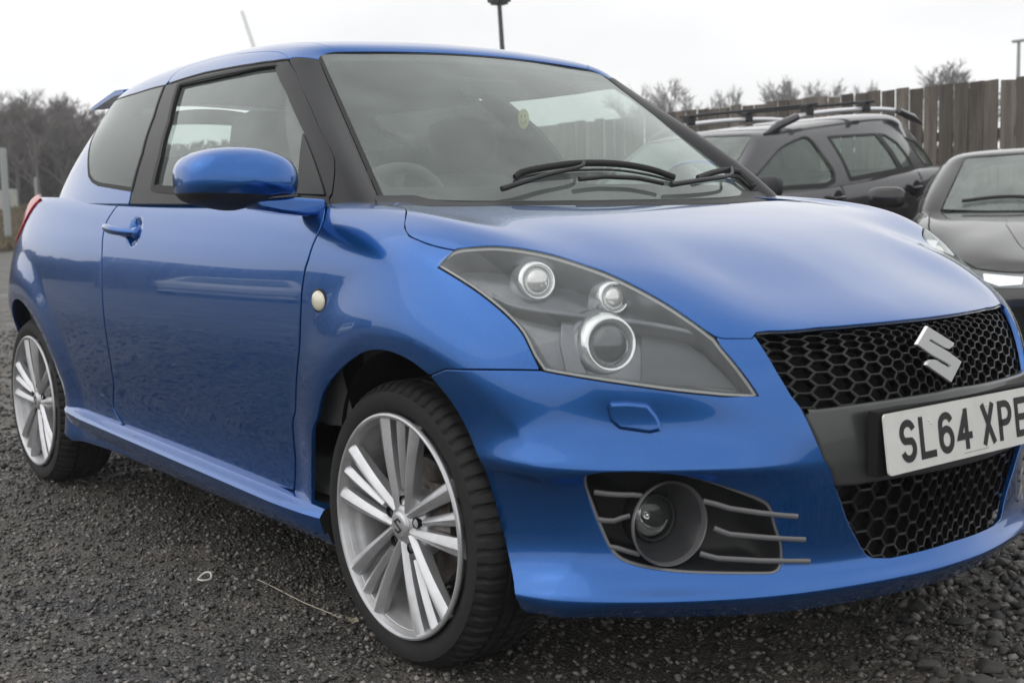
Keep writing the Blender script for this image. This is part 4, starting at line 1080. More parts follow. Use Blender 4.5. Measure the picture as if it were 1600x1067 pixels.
# arm from the door to the shell
ARM = [(398, 312), (455, 308), (512, 311), (511, 337), (480, 338), (440, 333), (404, 326)]
a0 = [on_plane(u, v, 0, -.33) for u, v in ARM]
def arm_sec(p, dx): return (p[0]+dx, p[1], p[2])
v = [arm_sec(p, .0) for p in a0]+[arm_sec(p, -.07) for p in a0]; n = len(a0)
f = [tuple(range(n)), tuple(range(n, 2*n))[::-1]]+[(i, (i+1) % n, n+(i+1) % n, n+i) for i in range(n)]
am = mesh_np('mirror_arm', v, f, M['blue'], dm, smooth=True, auto=60)
bm = bmesh.new(); bm.from_mesh(am.data); bmesh.ops.recalc_face_normals(bm, faces=bm.faces); bm.to_mesh(am.data); bm.free(); bevelobj(am, .008, 3)
dm2 = mirror(dm, doorL); pv = Vector((-.44, .79, 1.0)); dm2.matrix_world = Matrix.Translation(pv+Vector((-.03, -.03, 0))) @ Matrix.Rotation(R(100), 4, 'Z') @ Matrix.Translation(-pv); mirror(mg, dm2); bevelobj(mirror(am, dm2), .008, 3)

# ---------------------------------------------------------------- wheels
def make_tyre(R0=.299, rim=.226, w=.195, seg=448):
    hw_ = w/2; prof = [(rim-.004, -hw_+.022), (rim+.004, -hw_+.010), (rim+.016, -hw_+.003), (rim+.035, -hw_-.003), (rim+.052, -hw_+.000), (R0-.014, -hw_+.010), (R0-.006, -hw_+.018), (R0-.0015, -hw_+.030), (R0, -hw_+.048)]
    grv = [(-.040, 0), (-.037, .007), (-.032, .007), (-.029, 0), (-.006, 0), (-.004, .007), (.004, .007), (.006, 0)]
    prof = prof+[(R0-d, h) for h, d in grv]
    prof = prof+[(r, -h) for r, h in prof[:-4][::-1]]
    V = []; n = len(prof)
    for k in range(seg):
        a = 2*math.pi*k/seg; ph = k % 7
        for r, h in prof:
            rr = r
            if r > R0-.016 and abs(h) > hw_-.052 and ph in (0, 1): rr -= .006
            elif r > R0-.001 and ph in (0,) : rr -= .004
            V.append((rr*math.cos(a), h, rr*math.sin(a)))
    F = [(k*n+i, k*n+i+1, ((k+1) % seg)*n+i+1, ((k+1) % seg)*n+i) for k in range(seg) for i in range(n-1)]
    return V, F
tyre_me = bpy.data.meshes.new('tyre'); v, f = make_tyre(); tyre_me.from_pydata(v, [], f); tyre_me.update(); tyre_me.polygons.foreach_set('use_smooth', [True]*len(f)); tyre_me.set_sharp_from_angle(angle=R(40)); tyre_me.materials.append(M['tyre'])
def mk(v, f, m, name, sharp=35):
    me = bpy.data.meshes.new(name); me.from_pydata([tuple(map(float, x)) for x in v], [], f); me.update()
    bm = bmesh.new(); bm.from_mesh(me); bmesh.ops.recalc_face_normals(bm, faces=bm.faces); bm.to_mesh(me); bm.free()
    me.polygons.foreach_set('use_smooth', [True]*len(me.polygons)); me.set_sharp_from_angle(angle=R(sharp)); me.materials.append(m); return me
# outward = -y ; wheel centre plane y=0, outer face of tyre at -.0975
barrel_me = mk(*lathe([(.232, -.096), (.2335, -.100), (.232, -.103), (.228, -.1035), (.224, -.101), (.2225, -.096), (.218, -.088), (.2165, -.075), (.212, -.065), (.205, -.050), (.203, .03), (.212, .06), (.222, .09), (.230, .096)], 96), M['rim_in'], 'rim')
lip_me = mk(*lathe([(.2345, -.097), (.2355, -.101), (.234, -.1045), (.230, -.106), (.226, -.1045), (.2235, -.100), (.222, -.092), (.2175, -.088)], 120), M['silver'], 'rim_lip')
def spoke_geo(ang, off0, off1, r0, r1, w0, w1, y0, y1, bow, th):
    """one spoke: centre line from (r0, off0) to (r1, off1) sideways offsets, in the direction ang"""
    V = []; m = 10; secs = []
    for i in range(m):
        t = i/(m-1); r = r0+(r1-r0)*t; o = off0+(off1-off0)*t; w = w0+(w1-w0)*t**1.3; y = y0+(y1-y0)*t-bow*math.sin(math.pi*t)
        tt = th*(1-.35*t)
        for (a, d) in ((-.5, .0075), (-.30, .001), (0, -.0025), (.30, .001), (.5, .0075), (.42, tt), (-.42, tt)):
            s_x = o+a*w; V.append((r*math.cos(ang)-s_x*math.sin(ang), y+d, r*math.sin(ang)+s_x*math.cos(ang)))
    n = 7; F = [(i*n+k, i*n+(k+1) % n, (i+1)*n+(k+1) % n, (i+1)*n+k) for i in range(m-1) for k in range(n)]+[tuple(range(n)), tuple((m-1)*n+k for k in range(n))]
    return V, F
spoke_out = {}
def spokeset(sgn): return mk(*spoke_geo(0, sgn*.0172, sgn*.059, .030, .2225, .021, .041, -.088, -.100, .004, .034), M['silver'], 'spoke', 28)
sp_a, sp_b = spokeset(1), spokeset(-1)
sp_c = mk(*spoke_geo(0, 0, 0, .078, .2225, .017, .031, -.084, -.097, .002, .030), M['silver'], 'spoke', 28)
hub_me = mk(*lathe([(.001, -.091), (.030, -.091), (.0315, -.088), (.034, -.088), (.040, -.084), (.052, -.080), (.070, -.070), (.074, -.060), (.074, -.03), (.001, -.03)], 60), M['silver'], 'hub')
cap_me = mk(*lathe([(.001, -.0955), (.020, -.0952), (.0255, -.094), (.0285, -.0915), (.0285, -.088)], 40), M['silver'], 'hub_cap')
lug_me = mk(*lathe([(.011, -.082), (.0115, -.0815), (.0115, -.070), (.011, -.0815)], 20), M['dark'], 'lug')
capS = [(0.0-.010, .013), (.004, .006), (-.006, .002), (.010, -.006), (-.004, -.013)]
disc_me = mk(*lathe([(.06, -.028), (.136, -.028), (.137, -.026), (.137, -.008), (.06, -.006)], 80), M['brake'], 'brake_disc')

def add(me, par, name, loc=(0, 0, 0), rot=(0, 0, 0)):
    o = bpy.data.objects.new(name, me); COL.objects.link(o); o.parent = par; o.location = loc; o.rotation_euler = rot; return o
def well(ang):
    # dark lug well with a bolt head
    c = (.052*math.cos(ang), 0, .052*math.sin(ang)); V, F = lathe([(.0105, -.086), (.0105, -.062), (.0001, -.062)], 18, 'y', c); return V, F
wells = mk(*well(R(90)), M['dark'], 'lug_well')
def lugm(ang):
    c = (.052*math.cos(ang), 0, .052*math.sin(ang)); return lathe([(.0001, -.078), (.0065, -.078), (.0075, -.076), (.0075, -.062)], 6, 'y', c)
lugs = mk(*lugm(R(90)), M['chrome'], 'wheel_nut')
v2, f2 = ribbon([(.011, .009), (.0, .0145), (-.011, .007), (.011, -.007), (0, -.0145), (-.011, -.009)], .0045)
capm = mk([(a, -.0962, b) for a, b in v2], f2, M['trim'], 'cap_emblem')
cal_me = mk(*box((.118*math.cos(R(20)), -.03, .118*math.sin(R(20))), (.07, .07, .12)), M['brake'], 'brake_caliper')
def wheel(x, y, side, rot0):
    w = empty('wheel', (x, y, .2985)); w.parent = car
    piv = (R(0), 0, 0) if side < 0 else (0, 0, math.pi)
    w.rotation_euler = (0, 0, 0 if side < 0 else math.pi)
    add(tyre_me, w, 'tyre')
    rimo = add(barrel_me, w, 'rim', rot=(0, R(rot0), 0))
    add(lip_me, w, 'rim_lip')
    for g in range(5):
        for me in (sp_a, sp_b, sp_c): add(me, w, 'spoke', rot=(0, -R(86+72*g+rot0), 0))
    add(hub_me, w, 'hub'); add(cap_me, w, 'hub_cap'); add(capm, w, 'cap_emblem')
    for g in range(5): add(wells, w, 'lug_well', rot=(0, -R(rot0-4+72*g), 0)); add(lugs, w, 'wheel_nut', rot=(0, -R(rot0-4+72*g), 0))
    add(disc_me, w, 'brake_disc'); add(cal_me, w, 'brake_caliper')
    return w
YW = -.81+.1015
wheel(-.004, YW, -1, 0); wheel(-2.43, YW+.004, -1, 6); wheel(-.004, -YW, 1, 30); wheel(-2.43, -YW, 1, 50)

# ================================================================== other cars, built from stretched body sheets
def pwl(xs, ys): return lambda v: np.interp(v, xs, ys)
GHF = np.concatenate([GH, GM[:, 1:]], axis=1); LBC = LB.c.copy(); WSC = WSF.c.copy()
def other_car(name, pos, head, pitch, fx, yw, fzb, fzt, paintm, windows, glass, wheel_x, wr, raise_rear=0., simple=False):
    root = empty(name, pos); root.rotation_euler = (0, pitch, head); root.rotation_mode = 'XYZ'
    def rm(c, top):
        c = c.copy(); x = c[..., 0].copy(); z = c[..., 2]
        c[..., 0] = fx(x); c[..., 1] = c[..., 1]*yw; 
        z2 = (fzt if top else fzb)(z)
        if top: z2 = z2+raise_rear*np.clip((-x-1.2)/1.4, 0, 1)*np.clip((z-.95)/.4, 0, 1)
        c[..., 2] = z2; return c
    lb = Surf(rm(LBC, False), None, nu=200, nv=90); gs = Surf(rm(GHF, True), None, nu=120, nv=150); ws = Surf(rm(WSC, True), None, nu=40, nv=30)
    arches = []
    for wx in wheel_x:
        u, v = [], []
        h = [lb.near((wx+.36*math.cos(a), -.85*yw, .31+.36*math.sin(a))) for a in np.linspace(R(-15), R(195), 20)]
        lo = [(h[-1][0], .03), (h[0][0], .03)]
        arches.append(h+lo)
    al = arches+[[(1-u, v) for u, v in h] for h in arches]
    panel('body', lb, region(0, 1, .01, .975, 30), paintm, root, holes=al, res=.035, thick=.004)
    vr = [gs.near((fx(-.82), -.50*yw, 2.)), ]
    wh = []; wobj = []
    for wv in windows:
        w = [gs.near(p) for p in wv]; w = smooth(w, 3) if len(w) > 5 else w
        wh.append(w)
    hol = wh+[[(u, 1-v) for u, v in w] for w in wh]
    bt = panel('roof_and_pillars', gs, region(0, 1, 0, 1, 16), paintm, root, holes=hol, res=.04, thick=.006)
    for w in wh:
        g = panel('side_window', gs, w, glass, root, res=.06, thick=0, off=-.006, gap=-.004); mirror(g)
        s = strip('window_seal', gs, w, .022, -.002, M['rubber'], root, closed=True); mirror(s)
    panel('windscreen', ws, [(0, 0), (1, 0), (1, 1), (0, 1)], M['screen2'], root, res=.05, thick=0)
    # interior mass
    v, f = join([box(((fx(-1.2)), y, fzb(.72)), (.16, .46, .62)) for y in (-.34, .34)]+[box((fx(-1.25), y, fzb(1.13)), (.1, .24, .18)) for y in (-.34, .34)]+[box((fx(-1.2), 0, .35), (fx(-.2)-fx(-2.4), 1.4*yw, .2)), box((fx(-2.0), 0, fzb(.75)), (.18, 1.2, .55)), box((fx(-.4), 0, fzb(.82)), (.3, 1.36*yw, .25))])
    mesh_np('cabin', v, f, M['interior'], root, smooth=False)
    v, f = join([box(((wheel_x[0]+wheel_x[1])/2, 0, .30), (2.9, 1.1, .12))]); mesh_np('underbody', v, f, M['dark'], root, smooth=False)
    for wx in wheel_x:
        for sd in (-1, 1):
            w = empty('wheel', (wx, sd*(.70*yw), wr)); w.parent = root; w.rotation_euler = (0, 0, 0 if sd < 0 else math.pi); w.scale = (wr/.303, 1, wr/.303)
            add(tyre_me, w, 'tyre'); add(barrel_me, w, 'rim'); add(lip_me, w, 'rim_lip'); add(hub_me, w, 'hub')
            for g in range(5):
                for me in (sp_a, sp_b): add(me, w, 'spoke', rot=(0, -R(91+72*g), 0))
    return root, lb, gs, ws
def strips(lb, pts, root, name='panel_gap', w=.008, m=None, both=True, d=-.0008):
    s = strip(name, lb, [lb.near(p) for p in pts], w, d, m or M['gap'], root)
    if both: mirror(s)
def mirror_pod(root, c, m, s=(.10, .20, .14)):
    V = []; F = []
    for i in range(11):
        t = math.pi*i/10
        for k in range(16):
            q = 2*math.pi*k/16; f_ = lambda a: math.copysign(abs(a)**.6, a)
            V.append((c[0]+s[0]/2*f_(math.sin(t))*f_(math.cos(q)), c[1]+s[1]/2*f_(math.cos(t)), c[2]+s[2]/2*f_(math.sin(t))*f_(math.sin(q))))
    F = [(i*16+k, (i+1)*16+k, (i+1)*16+(k+1) % 16, i*16+(k+1) % 16) for i in range(10) for k in range(16)]
    o = mesh_np('door_mirror', V, F, m, root); v, f = box((c[0]-.01, c[1]*.93, c[2]-.05), (.04, .12, .03)); mesh_np('mirror_arm', v, f, M['trim'], o, smooth=False)
    mirror(o); return o
M['greenglass'] = glass_mat('green_window_glass', (.34, .46, .41), haze=.20, hazecol=(.22, .30, .27))
M['screen2'] = glass_mat('far_windscreen_glass', (.45, .54, .50), haze=.25, hazecol=(.50, .56, .53))
M['wagon'] = paint('dark_grey_paint', (.017, .018, .024), metal=.5, rough=.35, dirt=(.10, .095, .09), dirt_amt=.10)
M['blackcar'] = paint('black_paint', (.012, .012, .014), metal=.4, rough=.3, dirt=(.10, .095, .09), dirt_amt=.08, coat_r=.02)
M['rail'] = mat('rail_aluminium', (.75, .76, .78), rough=.35, metal=.7)
# --- dark grey estate
wfx = pwl([-3.03, -2.43, -.3, 0, .78], [-3.55, -2.75, -.08, .14, .88])
wagon, wl, wg, ww = other_car('estate_car', (-4.44, 4.17, .0), R(-87), R(4.0), wfx, 1.03, pwl([0, .2, .98, 1.05], [.02, .23, 1.0, 1.05]), pwl([.94, 1.0, 1.35, 1.48], [.94, 1.0, 1.39, 1.50]), M['wagon'],
    [[(-.26, -.75, 1.015), (-.50, -.74, 1.15), (-.80, -.70, 1.30), (-1.06, -.68, 1.368), (-1.20, -.68, 1.375), (-1.26, -.72, 1.20), (-1.29, -.78, 1.02), (-.8, -.78, 1.01)],
     [(-1.44, -.7, 1.375), (-2.08, -.7, 1.37), (-2.20, -.75, 1.04), (-1.50, -.78, 1.02)],
     [(-2.12, -.7, 1.37), (-2.22, -.7, 1.355), (-2.34, -.72, 1.28), (-2.46, -.75, 1.06), (-2.24, -.75, 1.04)],
     [(-2.56, -.7, 1.345), (-2.86, -.65, 1.315), (-3.05, -.65, 1.24), (-3.20, -.65, 1.10), (-2.72, -.70, 1.065)]], M['greenglass'], (0, -2.75), .31, raise_rear=.09)
tag(wagon, 'dark grey estate car with roof rails and cross bars parked by the wooden fence', 'car')
strips(wl, [(-.33, -.8, 1.0), (-.30, -.84, .8), (-.34, -.85, .5), (-.36, -.83, .32)], wagon); strips(wl, [(-1.36, -.8, 1.02), (-1.36, -.85, .7), (-1.36, -.84, .33)], wagon)
strips(wl, [(-2.45, -.8, 1.03), (-2.40, -.85, .8), (-2.2, -.85, .60), (-2.16, -.84, .34)], wagon)
for hx in (-1.22, -2.28):
    v, f = lathe([(.001, .004), (.055, .004), (.062, .0)], 20, 'y', (hx, .885, .90)); o = mesh_np('handle_recess', v, f, M['gap'], wagon)
    o2 = tube('door_handle', [(hx-.07, .89, .905), (hx-.03, .912, .905), (hx+.03, .912, .905), (hx+.07, .89, .905)], .013, M['wagon'], wagon)
    mirror(o); mirror(o2)
for sd in (-1, 1):
    pts = [(-.95, sd*.575, 1.435), (-1.08, sd*.585, 1.495), (-1.3, sd*.585, 1.53), (-1.8, sd*.58, 1.545), (-2.3, sd*.565, 1.535), (-2.6, sd*.55, 1.505), (-2.75, sd*.54, 1.45)]
    tube('roof_rail', crom(pts, n=5), .020, M['rail'], wagon, seg=10)
    for a, b_, zz in ((-.78, -1.16, 1.405), (-2.88, -2.52, 1.40)):
        tube('rail_foot', [(a, sd*.575, zz), (a*.6+b_*.4, sd*.58, zz+.055), (b_, sd*.585, 1.515)], [.012, .034, .030], M['wagon'], wagon, seg=8)
for bx_ in (-1.30, -2.05):
    v, f = box((bx_, 0, 1.60), (.045, 1.34, .022)); cb_ = bevelobj(mesh_np('cross_bar', v, f, M['trim'], wagon, smooth=False), .008)
    for sd in (-1, 1): v, f = box((bx_, sd*.58, 1.565), (.09, .07, .085)); bevelobj(mesh_np('bar_clamp', v, f, M['trim'], cb_, smooth=False), .012)
mirror_pod(wagon, (-.26, -.97, 1.05), M['trim'], (.12, .24, .16))
v, f = box((-3.585, 0, .8), (.02, .52, .11)); mesh_np('number_plate', v, f, M['plate'], wagon, smooth=False)
for sd in (-1, 1):
    p = wl.near((.72, sd*.66, .68)); q = [wl.near((.80, sd*.50, .66)), wl.near((.70, sd*.66, .62)), wl.near((.40, sd*.80, .72)), wl.near((.45, sd*.72, .80)), wl.near((.72, sd*.52, .74))]
    panel('headlamp', wl, q, M['lamp_rim'], wagon, res=.03, off=.004)
    q = [wl.near((-3.35, sd*.72, z)) for z in (1.0,)]+[wl.near((-3.42, sd*.74, .75)), wl.near((-3.52, sd*.6, .75)), wl.near((-3.5, sd*.6, 1.0))]
    panel('tail_lamp', wl, q, M['red'], wagon, res=.03, off=.004)
# --- black low coupe
bfx = pwl([-3.03, -2.43, -.9, -.11, .78], [-3.15, -2.55, -1.35, -.58, .80])
coupe, bl_, bg_, bw_ = other_car('black_coupe', (-1.15, 4.13, .0), R(-56), 0, bfx, 1.04, pwl([0, .2, .7, .98, 1.05], [.0, .18, .64, .90, .94]), pwl([.94, 1.0, 1.48], [.86, .92, 1.30]), M['blackcar'],
    [[(-.98, -.7, .95), (-1.35, -.7, 1.17), (-1.65, -.65, 1.20), (-1.95, -.65, 1.17), (-2.2, -.70, .96), (-1.5, -.75, .94)]], M['privacy'], (0, -2.55), .315)
tag(coupe, 'black low coupe at the right edge, bonnet and windscreen facing the camera', 'car')
mirror_pod(coupe, (-.86, -.98, .975), M['blackcar'], (.10, .22, .13))
strips(bl_, [(-.60, -.72, .90), (-.2, -.74, .87), (.3, -.72, .80), (.62, -.62, .70), (.72, -.40, .655), (.76, -.2, .65), (.78, 0, .65)], coupe, w=.010)
strips(bl_, [(-.5, -.30, 1.1), (0, -.36, 1.0), (.5, -.30, .9)], coupe, w=.006, d=-.004, name='bonnet_crease', m=M['blackcar'])
for sd in (-1, 1):
    q = [bl_.near(p) for p in ((.74, sd*.30, .625), (.70, sd*.48, .655), (.58, sd*.64, .67), (.60, sd*.66, .58), (.70, sd*.50, .54), (.75, sd*.32, .54))]
    hl = panel('headlamp', bl_, q, M['lens'], coupe, res=.02, off=.012, thick=.012)
    panel('lamp_housing', bl_, q, M['housing'], hl, res=.03, off=.002, thick=0)
    q = [bl_.near(p) for p in ((.735, sd*.34, .61), (.70, sd*.47, .635), (.64, sd*.56, .64), (.66, sd*.56, .575), (.71, sd*.46, .555), (.74, sd*.34, .56))]
    panel('reflector', bl_, q, M['chrome'], hl, res=.02, off=.006, thick=.004, round_=.003)
q = [bl_.near(p) for p in ((.77, -.34, .60), (.80, -.05, .61), (.80, -.05, .50), (.77, -.30, .50))]
panel('radiator_grille', bl_, q, M['grille'], coupe, res=.03, off=.004); panel('radiator_grille', bl_, [(1-u, v) for u, v in q], M['grille'], coupe, res=.03, off=.004)
def wip2(S, pts, root, r=.010):
    c = []
    for u, v in pts: p, n_ = S.full(np.array([u]), np.array([v])); c.append(p[0]+n_[0]*.02)
    tube('wiper', crom(c, n=4), r, M['rubber'], root)
wip2(bw_, [(.06, .06), (.2, .10), (.34, .08), (.45, .02)], coupe); wip2(bw_, [(.48, .06), (.66, .11), (.82, .08), (.88, .02)], coupe)
wip2(ww, [(.08, .06), (.3, .10), (.48, .03)], wagon); wip2(ww, [(.5, .06), (.7, .10), (.9, .03)], wagon)

# ================================================================== the yard
def ghgt(x, y):
    x = np.asarray(x, float); y = np.asarray(y, float)
    s = (x-CAM[0])*fw[0]+(y-CAM[1])*fw[1]; lat = (x-CAM[0])*rt[0]+(y-CAM[1])*rt[1]
    return .07*np.clip(y-4.2, 0, 5.5)*sstep(-24, -12, x)+1.3*sstep(35, 46, s)*sstep(.10, .22, -lat/np.maximum(s, 1))
def vnoise(x, y, s, seed):
    """smooth value noise"""
    r = np.random.RandomState(seed); T_ = r.rand(256, 256)
    xi = np.floor(x/s).astype(int); yi = np.floor(y/s).astype(int); fx_ = x/s-xi; fy_ = y/s-yi
    fx_ = fx_*fx_*(3-2*fx_); fy_ = fy_*fy_*(3-2*fy_)
    g = lambda a, b: T_[a % 256, b % 256]
    return (g(xi, yi)*(1-fx_)+g(xi+1, yi)*fx_)*(1-fy_)+(g(xi, yi+1)*(1-fx_)+g(xi+1, yi+1)*fx_)*fy_
def relief(x, y):
    return .05*(vnoise(x, y, 1.3, 1)-.5)*.35+.012*(vnoise(x, y, .23, 2)-.5)+.007*(vnoise(x, y, .07, 3)-.5)+.004*(vnoise(x, y, .03, 4)-.5)
def fast_mesh(name, V, F, m, parent=None, smooth=False, k=None):
    V = np.asarray(V, np.float32); F = np.asarray(F, np.int32); k = F.shape[1]
    me = bpy.data.meshes.new(name); me.vertices.add(len(V)); me.vertices.foreach_set('co', V.ravel()); me.loops.add(F.size); me.loops.foreach_set('vertex_index', F.ravel())
    me.polygons.add(len(F)); me.polygons.foreach_set('loop_start', np.arange(0, F.size, k, dtype=np.int32)); me.polygons.foreach_set('loop_total', np.full(len(F), k, np.int32))
    me.update(calc_edges=True)
    if smooth: me.polygons.foreach_set('use_smooth', np.ones(len(F), bool))
    return link(name, me, m, parent)
def gridmesh(name, xs, ys, zf, m, smooth=True):
    X, Y = np.meshgrid(xs, ys, indexing='ij'); Z = zf(X, Y); V = np.stack([X, Y, Z], -1).reshape(-1, 3); nx, ny = len(xs), len(ys)
    idx = np.arange(nx*ny).reshape(nx, ny); F = np.stack([idx[:-1, :-1], idx[1:, :-1], idx[1:, 1:], idx[:-1, 1:]], -1).reshape(-1, 4)
    return fast_mesh(name, V, F, m, smooth=smooth)
# ground material: wet dark grit, brownish mud patches, paler dusty spots
gm_ = bpy.data.materials.new('wet_gravel_ground'); gm_.use_nodes = True; t = gm_.node_tree; b = t.nodes['Principled BSDF']
tcn = t.nodes.new('ShaderNodeTexCoord')
def nzn(scale, det=8, rough=.6):
    n = t.nodes.new('ShaderNodeTexNoise'); n.inputs['Scale'].default_value = scale; n.inputs['Detail'].default_value = det; n.inputs['Roughness'].default_value = rough; t.links.new(tcn.outputs['Object'], n.inputs['Vector']); return n
def ramp(src, p0, c0, p1, c1):
    r = t.nodes.new('ShaderNodeValToRGB'); r.color_ramp.elements[0].position = p0; r.color_ramp.elements[1].position = p1; r.color_ramp.elements[0].color = (*c0, 1); r.color_ramp.elements[1].color = (*c1, 1); t.links.new(src, r.inputs[0]); return r
n1 = nzn(90, 6, .75); n2 = nzn(2.2, 6); n3 = nzn(14, 8, .7)
ra1 = ramp(n1.outputs['Fac'], .40, (.022, .020, .019), .68, (.32, .30, .272)); ra2 = ramp(n2.outputs['Fac'], .38, (.046, .046, .047), .62, (.20, .172, .135)); ra3 = ramp(n3.outputs['Fac'], .3, (.4, .4, .4), .7, (1.25, 1.25, 1.25))
mxa = t.nodes.new('ShaderNodeMixRGB'); mxa.inputs[0].default_value = .45; t.links.new(ra1.outputs[0], mxa.inputs[1]); t.links.new(ra2.outputs[0], mxa.inputs[2])
mxb = t.nodes.new('ShaderNodeMixRGB'); mxb.blend_type = 'MULTIPLY'; mxb.inputs[0].default_value = 1; t.links.new(mxa.outputs[0], mxb.inputs[1]); t.links.new(ra3.outputs[0], mxb.inputs[2]); t.links.new(mxb.outputs[0], b.inputs['Base Color'])
vr_ = t.nodes.new('ShaderNodeTexVoronoi'); vr_.inputs['Scale'].default_value = 110; t.links.new(tcn.outputs['Object'], vr_.inputs['Vector'])
ad = t.nodes.new('ShaderNodeMath'); ad.operation = 'SUBTRACT'; t.links.new(n1.outputs['Fac'], ad.inputs[0]); t.links.new(vr_.outputs['Distance'], ad.inputs[1])
bp = t.nodes.new('ShaderNodeBump'); bp.inputs['Strength'].default_value = .9; bp.inputs['Distance'].default_value = .012; t.links.new(ad.outputs[0], bp.inputs['Height']); t.links.new(bp.outputs[0], b.inputs['Normal'])
rr1 = ramp(n2.outputs['Fac'], .36, (.30, .30, .30), .60, (.75, .75, .75)); t.links.new(rr1.outputs[0], b.inputs['Roughness'])
def coords(lo, hi, a, b_, fine, coarse_n):
    mid = np.arange(a, b_, fine); L1 = a-(np.geomspace(1, (a-lo)+1, coarse_n)[::-1]-1); L2 = b_+(np.geomspace(1, (hi-b_)+1, coarse_n)-1)
    return np.unique(np.concatenate([L1, mid, L2]))
gx = coords(-900, 900, -4.2, 1.9, .028, 60); gy = coords(-900, 900, -2.3, 2.6, .028, 60)
ground = gridmesh('ground', gx, gy, lambda X, Y: ghgt(X, Y)+relief(X, Y)*np.clip(1.5-np.hypot(X, Y)/30, 0, 1), gm_); tag(ground, kind='structure')
# loose stones -------------------------------------------------------
def stone_base(seed):
    r = np.random.RandomState(seed)
    V = np.array([(0, 0, .5), (.5, 0, .05), (.16, .48, .1), (-.42, .3, .0), (-.4, -.32, .08), (.18, -.47, .0), (0, 0, -.5), (.35, .3, .33), (-.3, .05, .4), (.15, -.3, .38)])
    V = V*(.75+.5*r.rand(len(V), 1))
    from itertools import combinations
    # hull by brute force
    F = []; c = V.mean(0)
    for tr in combinations(range(len(V)), 3):
        a, b_, c_ = V[list(tr)]; n = np.cross(b_-a, c_-a); d = (V-a)@n
        if (d <= 1e-9).all() or (d >= -1e-9).all():
            if n@(a-c) < 0: tr = (tr[0], tr[2], tr[1])
            F.append(tr)
    return V, np.array(F)
SB = [stone_base(i) for i in range(8)]
rs = np.random.RandomState(11)
def under_car(x, y): return (x > -2.9) & (x < .7) & (np.abs(y) < .72)
def scatter(n, xr, yr, s0, s1, name, m, power=2.5, dens=None, base=0):
    x = rs.uniform(*xr, n); y = rs.uniform(*yr, n)
    if dens is not None: k = rs.rand(n) < dens(x, y); x, y = x[k], y[k]
    n = len(x); s = s0+(s1-s0)*rs.rand(n)**power; a = rs.rand(n)*6.28; flat = .45+.5*rs.rand(n); Vs = []; Fs = []; b0 = 0; tilt = rs.randn(n, 2)*.3
    z = ghgt(x, y)+relief(x, y)
    for q in range(8):
        V, F = SB[q]; i = np.arange(q, n, 8); ca, sa_ = np.cos(a[i])[:, None], np.sin(a[i])[:, None]
        vx = V[None, :, 0]*s[i][:, None]; vy = V[None, :, 1]*s[i][:, None]; vz = V[None, :, 2]*(s*flat)[i][:, None]
        vz = vz+vx*tilt[i, :1]+vy*tilt[i, 1:]
        P = np.stack([vx*ca-vy*sa_+x[i][:, None], vx*sa_+vy*ca+y[i][:, None], vz+(z+s*flat*.25)[i][:, None]], -1)
        Vs.append(P.reshape(-1, 3)); Fs.append((F[None]+(np.arange(len(i))*len(V))[:, None, None]).reshape(-1, 3)+b0); b0 += len(i)*len(V)
    o = fast_mesh(name, np.concatenate(Vs), np.concatenate(Fs), m); return tag(o, kind='stuff')
def stone_mat(name, lo, hi, rough=.6):
    m = bpy.data.materials.new(name); m.use_nodes = True; t = m.node_tree; b = t.nodes['Principled BSDF']; b.inputs['Roughness'].default_value = rough
    g = t.nodes.new('ShaderNodeNewGeometry'); r = t.nodes.new('ShaderNodeValToRGB'); r.color_ramp.elements[0].color = (*lo, 1); r.color_ramp.elements[1].color = (*hi, 1); r.color_ramp.elements[0].position = .25
    t.links.new(g.outputs['Random Per Island'], r.inputs[0])
    tc_ = t.nodes.new('ShaderNodeTexCoord'); n = t.nodes.new('ShaderNodeTexNoise'); n.inputs['Scale'].default_value = 160; n.inputs['Detail'].default_value = 5; t.links.new(tc_.outputs['Object'], n.inputs['Vector'])
    mm = t.nodes.new('ShaderNodeMixRGB'); mm.blend_type = 'MULTIPLY'; mm.inputs[0].default_value = .6; t.links.new(r.outputs[0], mm.inputs[1]); t.links.new(n.outputs['Fac'], mm.inputs[2]); t.links.new(mm.outputs[0], b.inputs['Base Color'])
    bp = t.nodes.new('ShaderNodeBump'); bp.inputs['Strength'].default_value = .5; bp.inputs['Distance'].default_value = .002; t.links.new(n.outputs['Fac'], bp.inputs['Height']); t.links.new(bp.outputs[0], b.inputs['Normal'])
    return m
sm1 = stone_mat('grit_stone', (.035, .033, .030), (.34, .315, .29), .5); sm2 = stone_mat('rubble_stone', (.05, .048, .046), (.30, .28, .26), .7)
scatter(60000, (-3.6, 1.3), (-2.1, .4), .004, .017, 'grit', sm1, 2.4)
scatter(16000, (-9, -2.6), (-2.6, 3.0), .010, .035, 'grit', sm1, 2.2)
scatter(60000, (-13, 7), (-8, 9), .008, .030, 'grit', sm1, 2.4, dens=lambda x, y: (1-.75*sstep(3, 12, np.hypot(x, y)))*((x < -3.6) | (x > 1.3) | (y > .4) | (y < -2.1)))
scatter(6500, (.1, 1.5), (-.7, 1.8), .008, .034, 'grit', sm2, 1.6, dens=lambda x, y: sstep(.0, .8, (x-.5)+.8*(y+.1)))
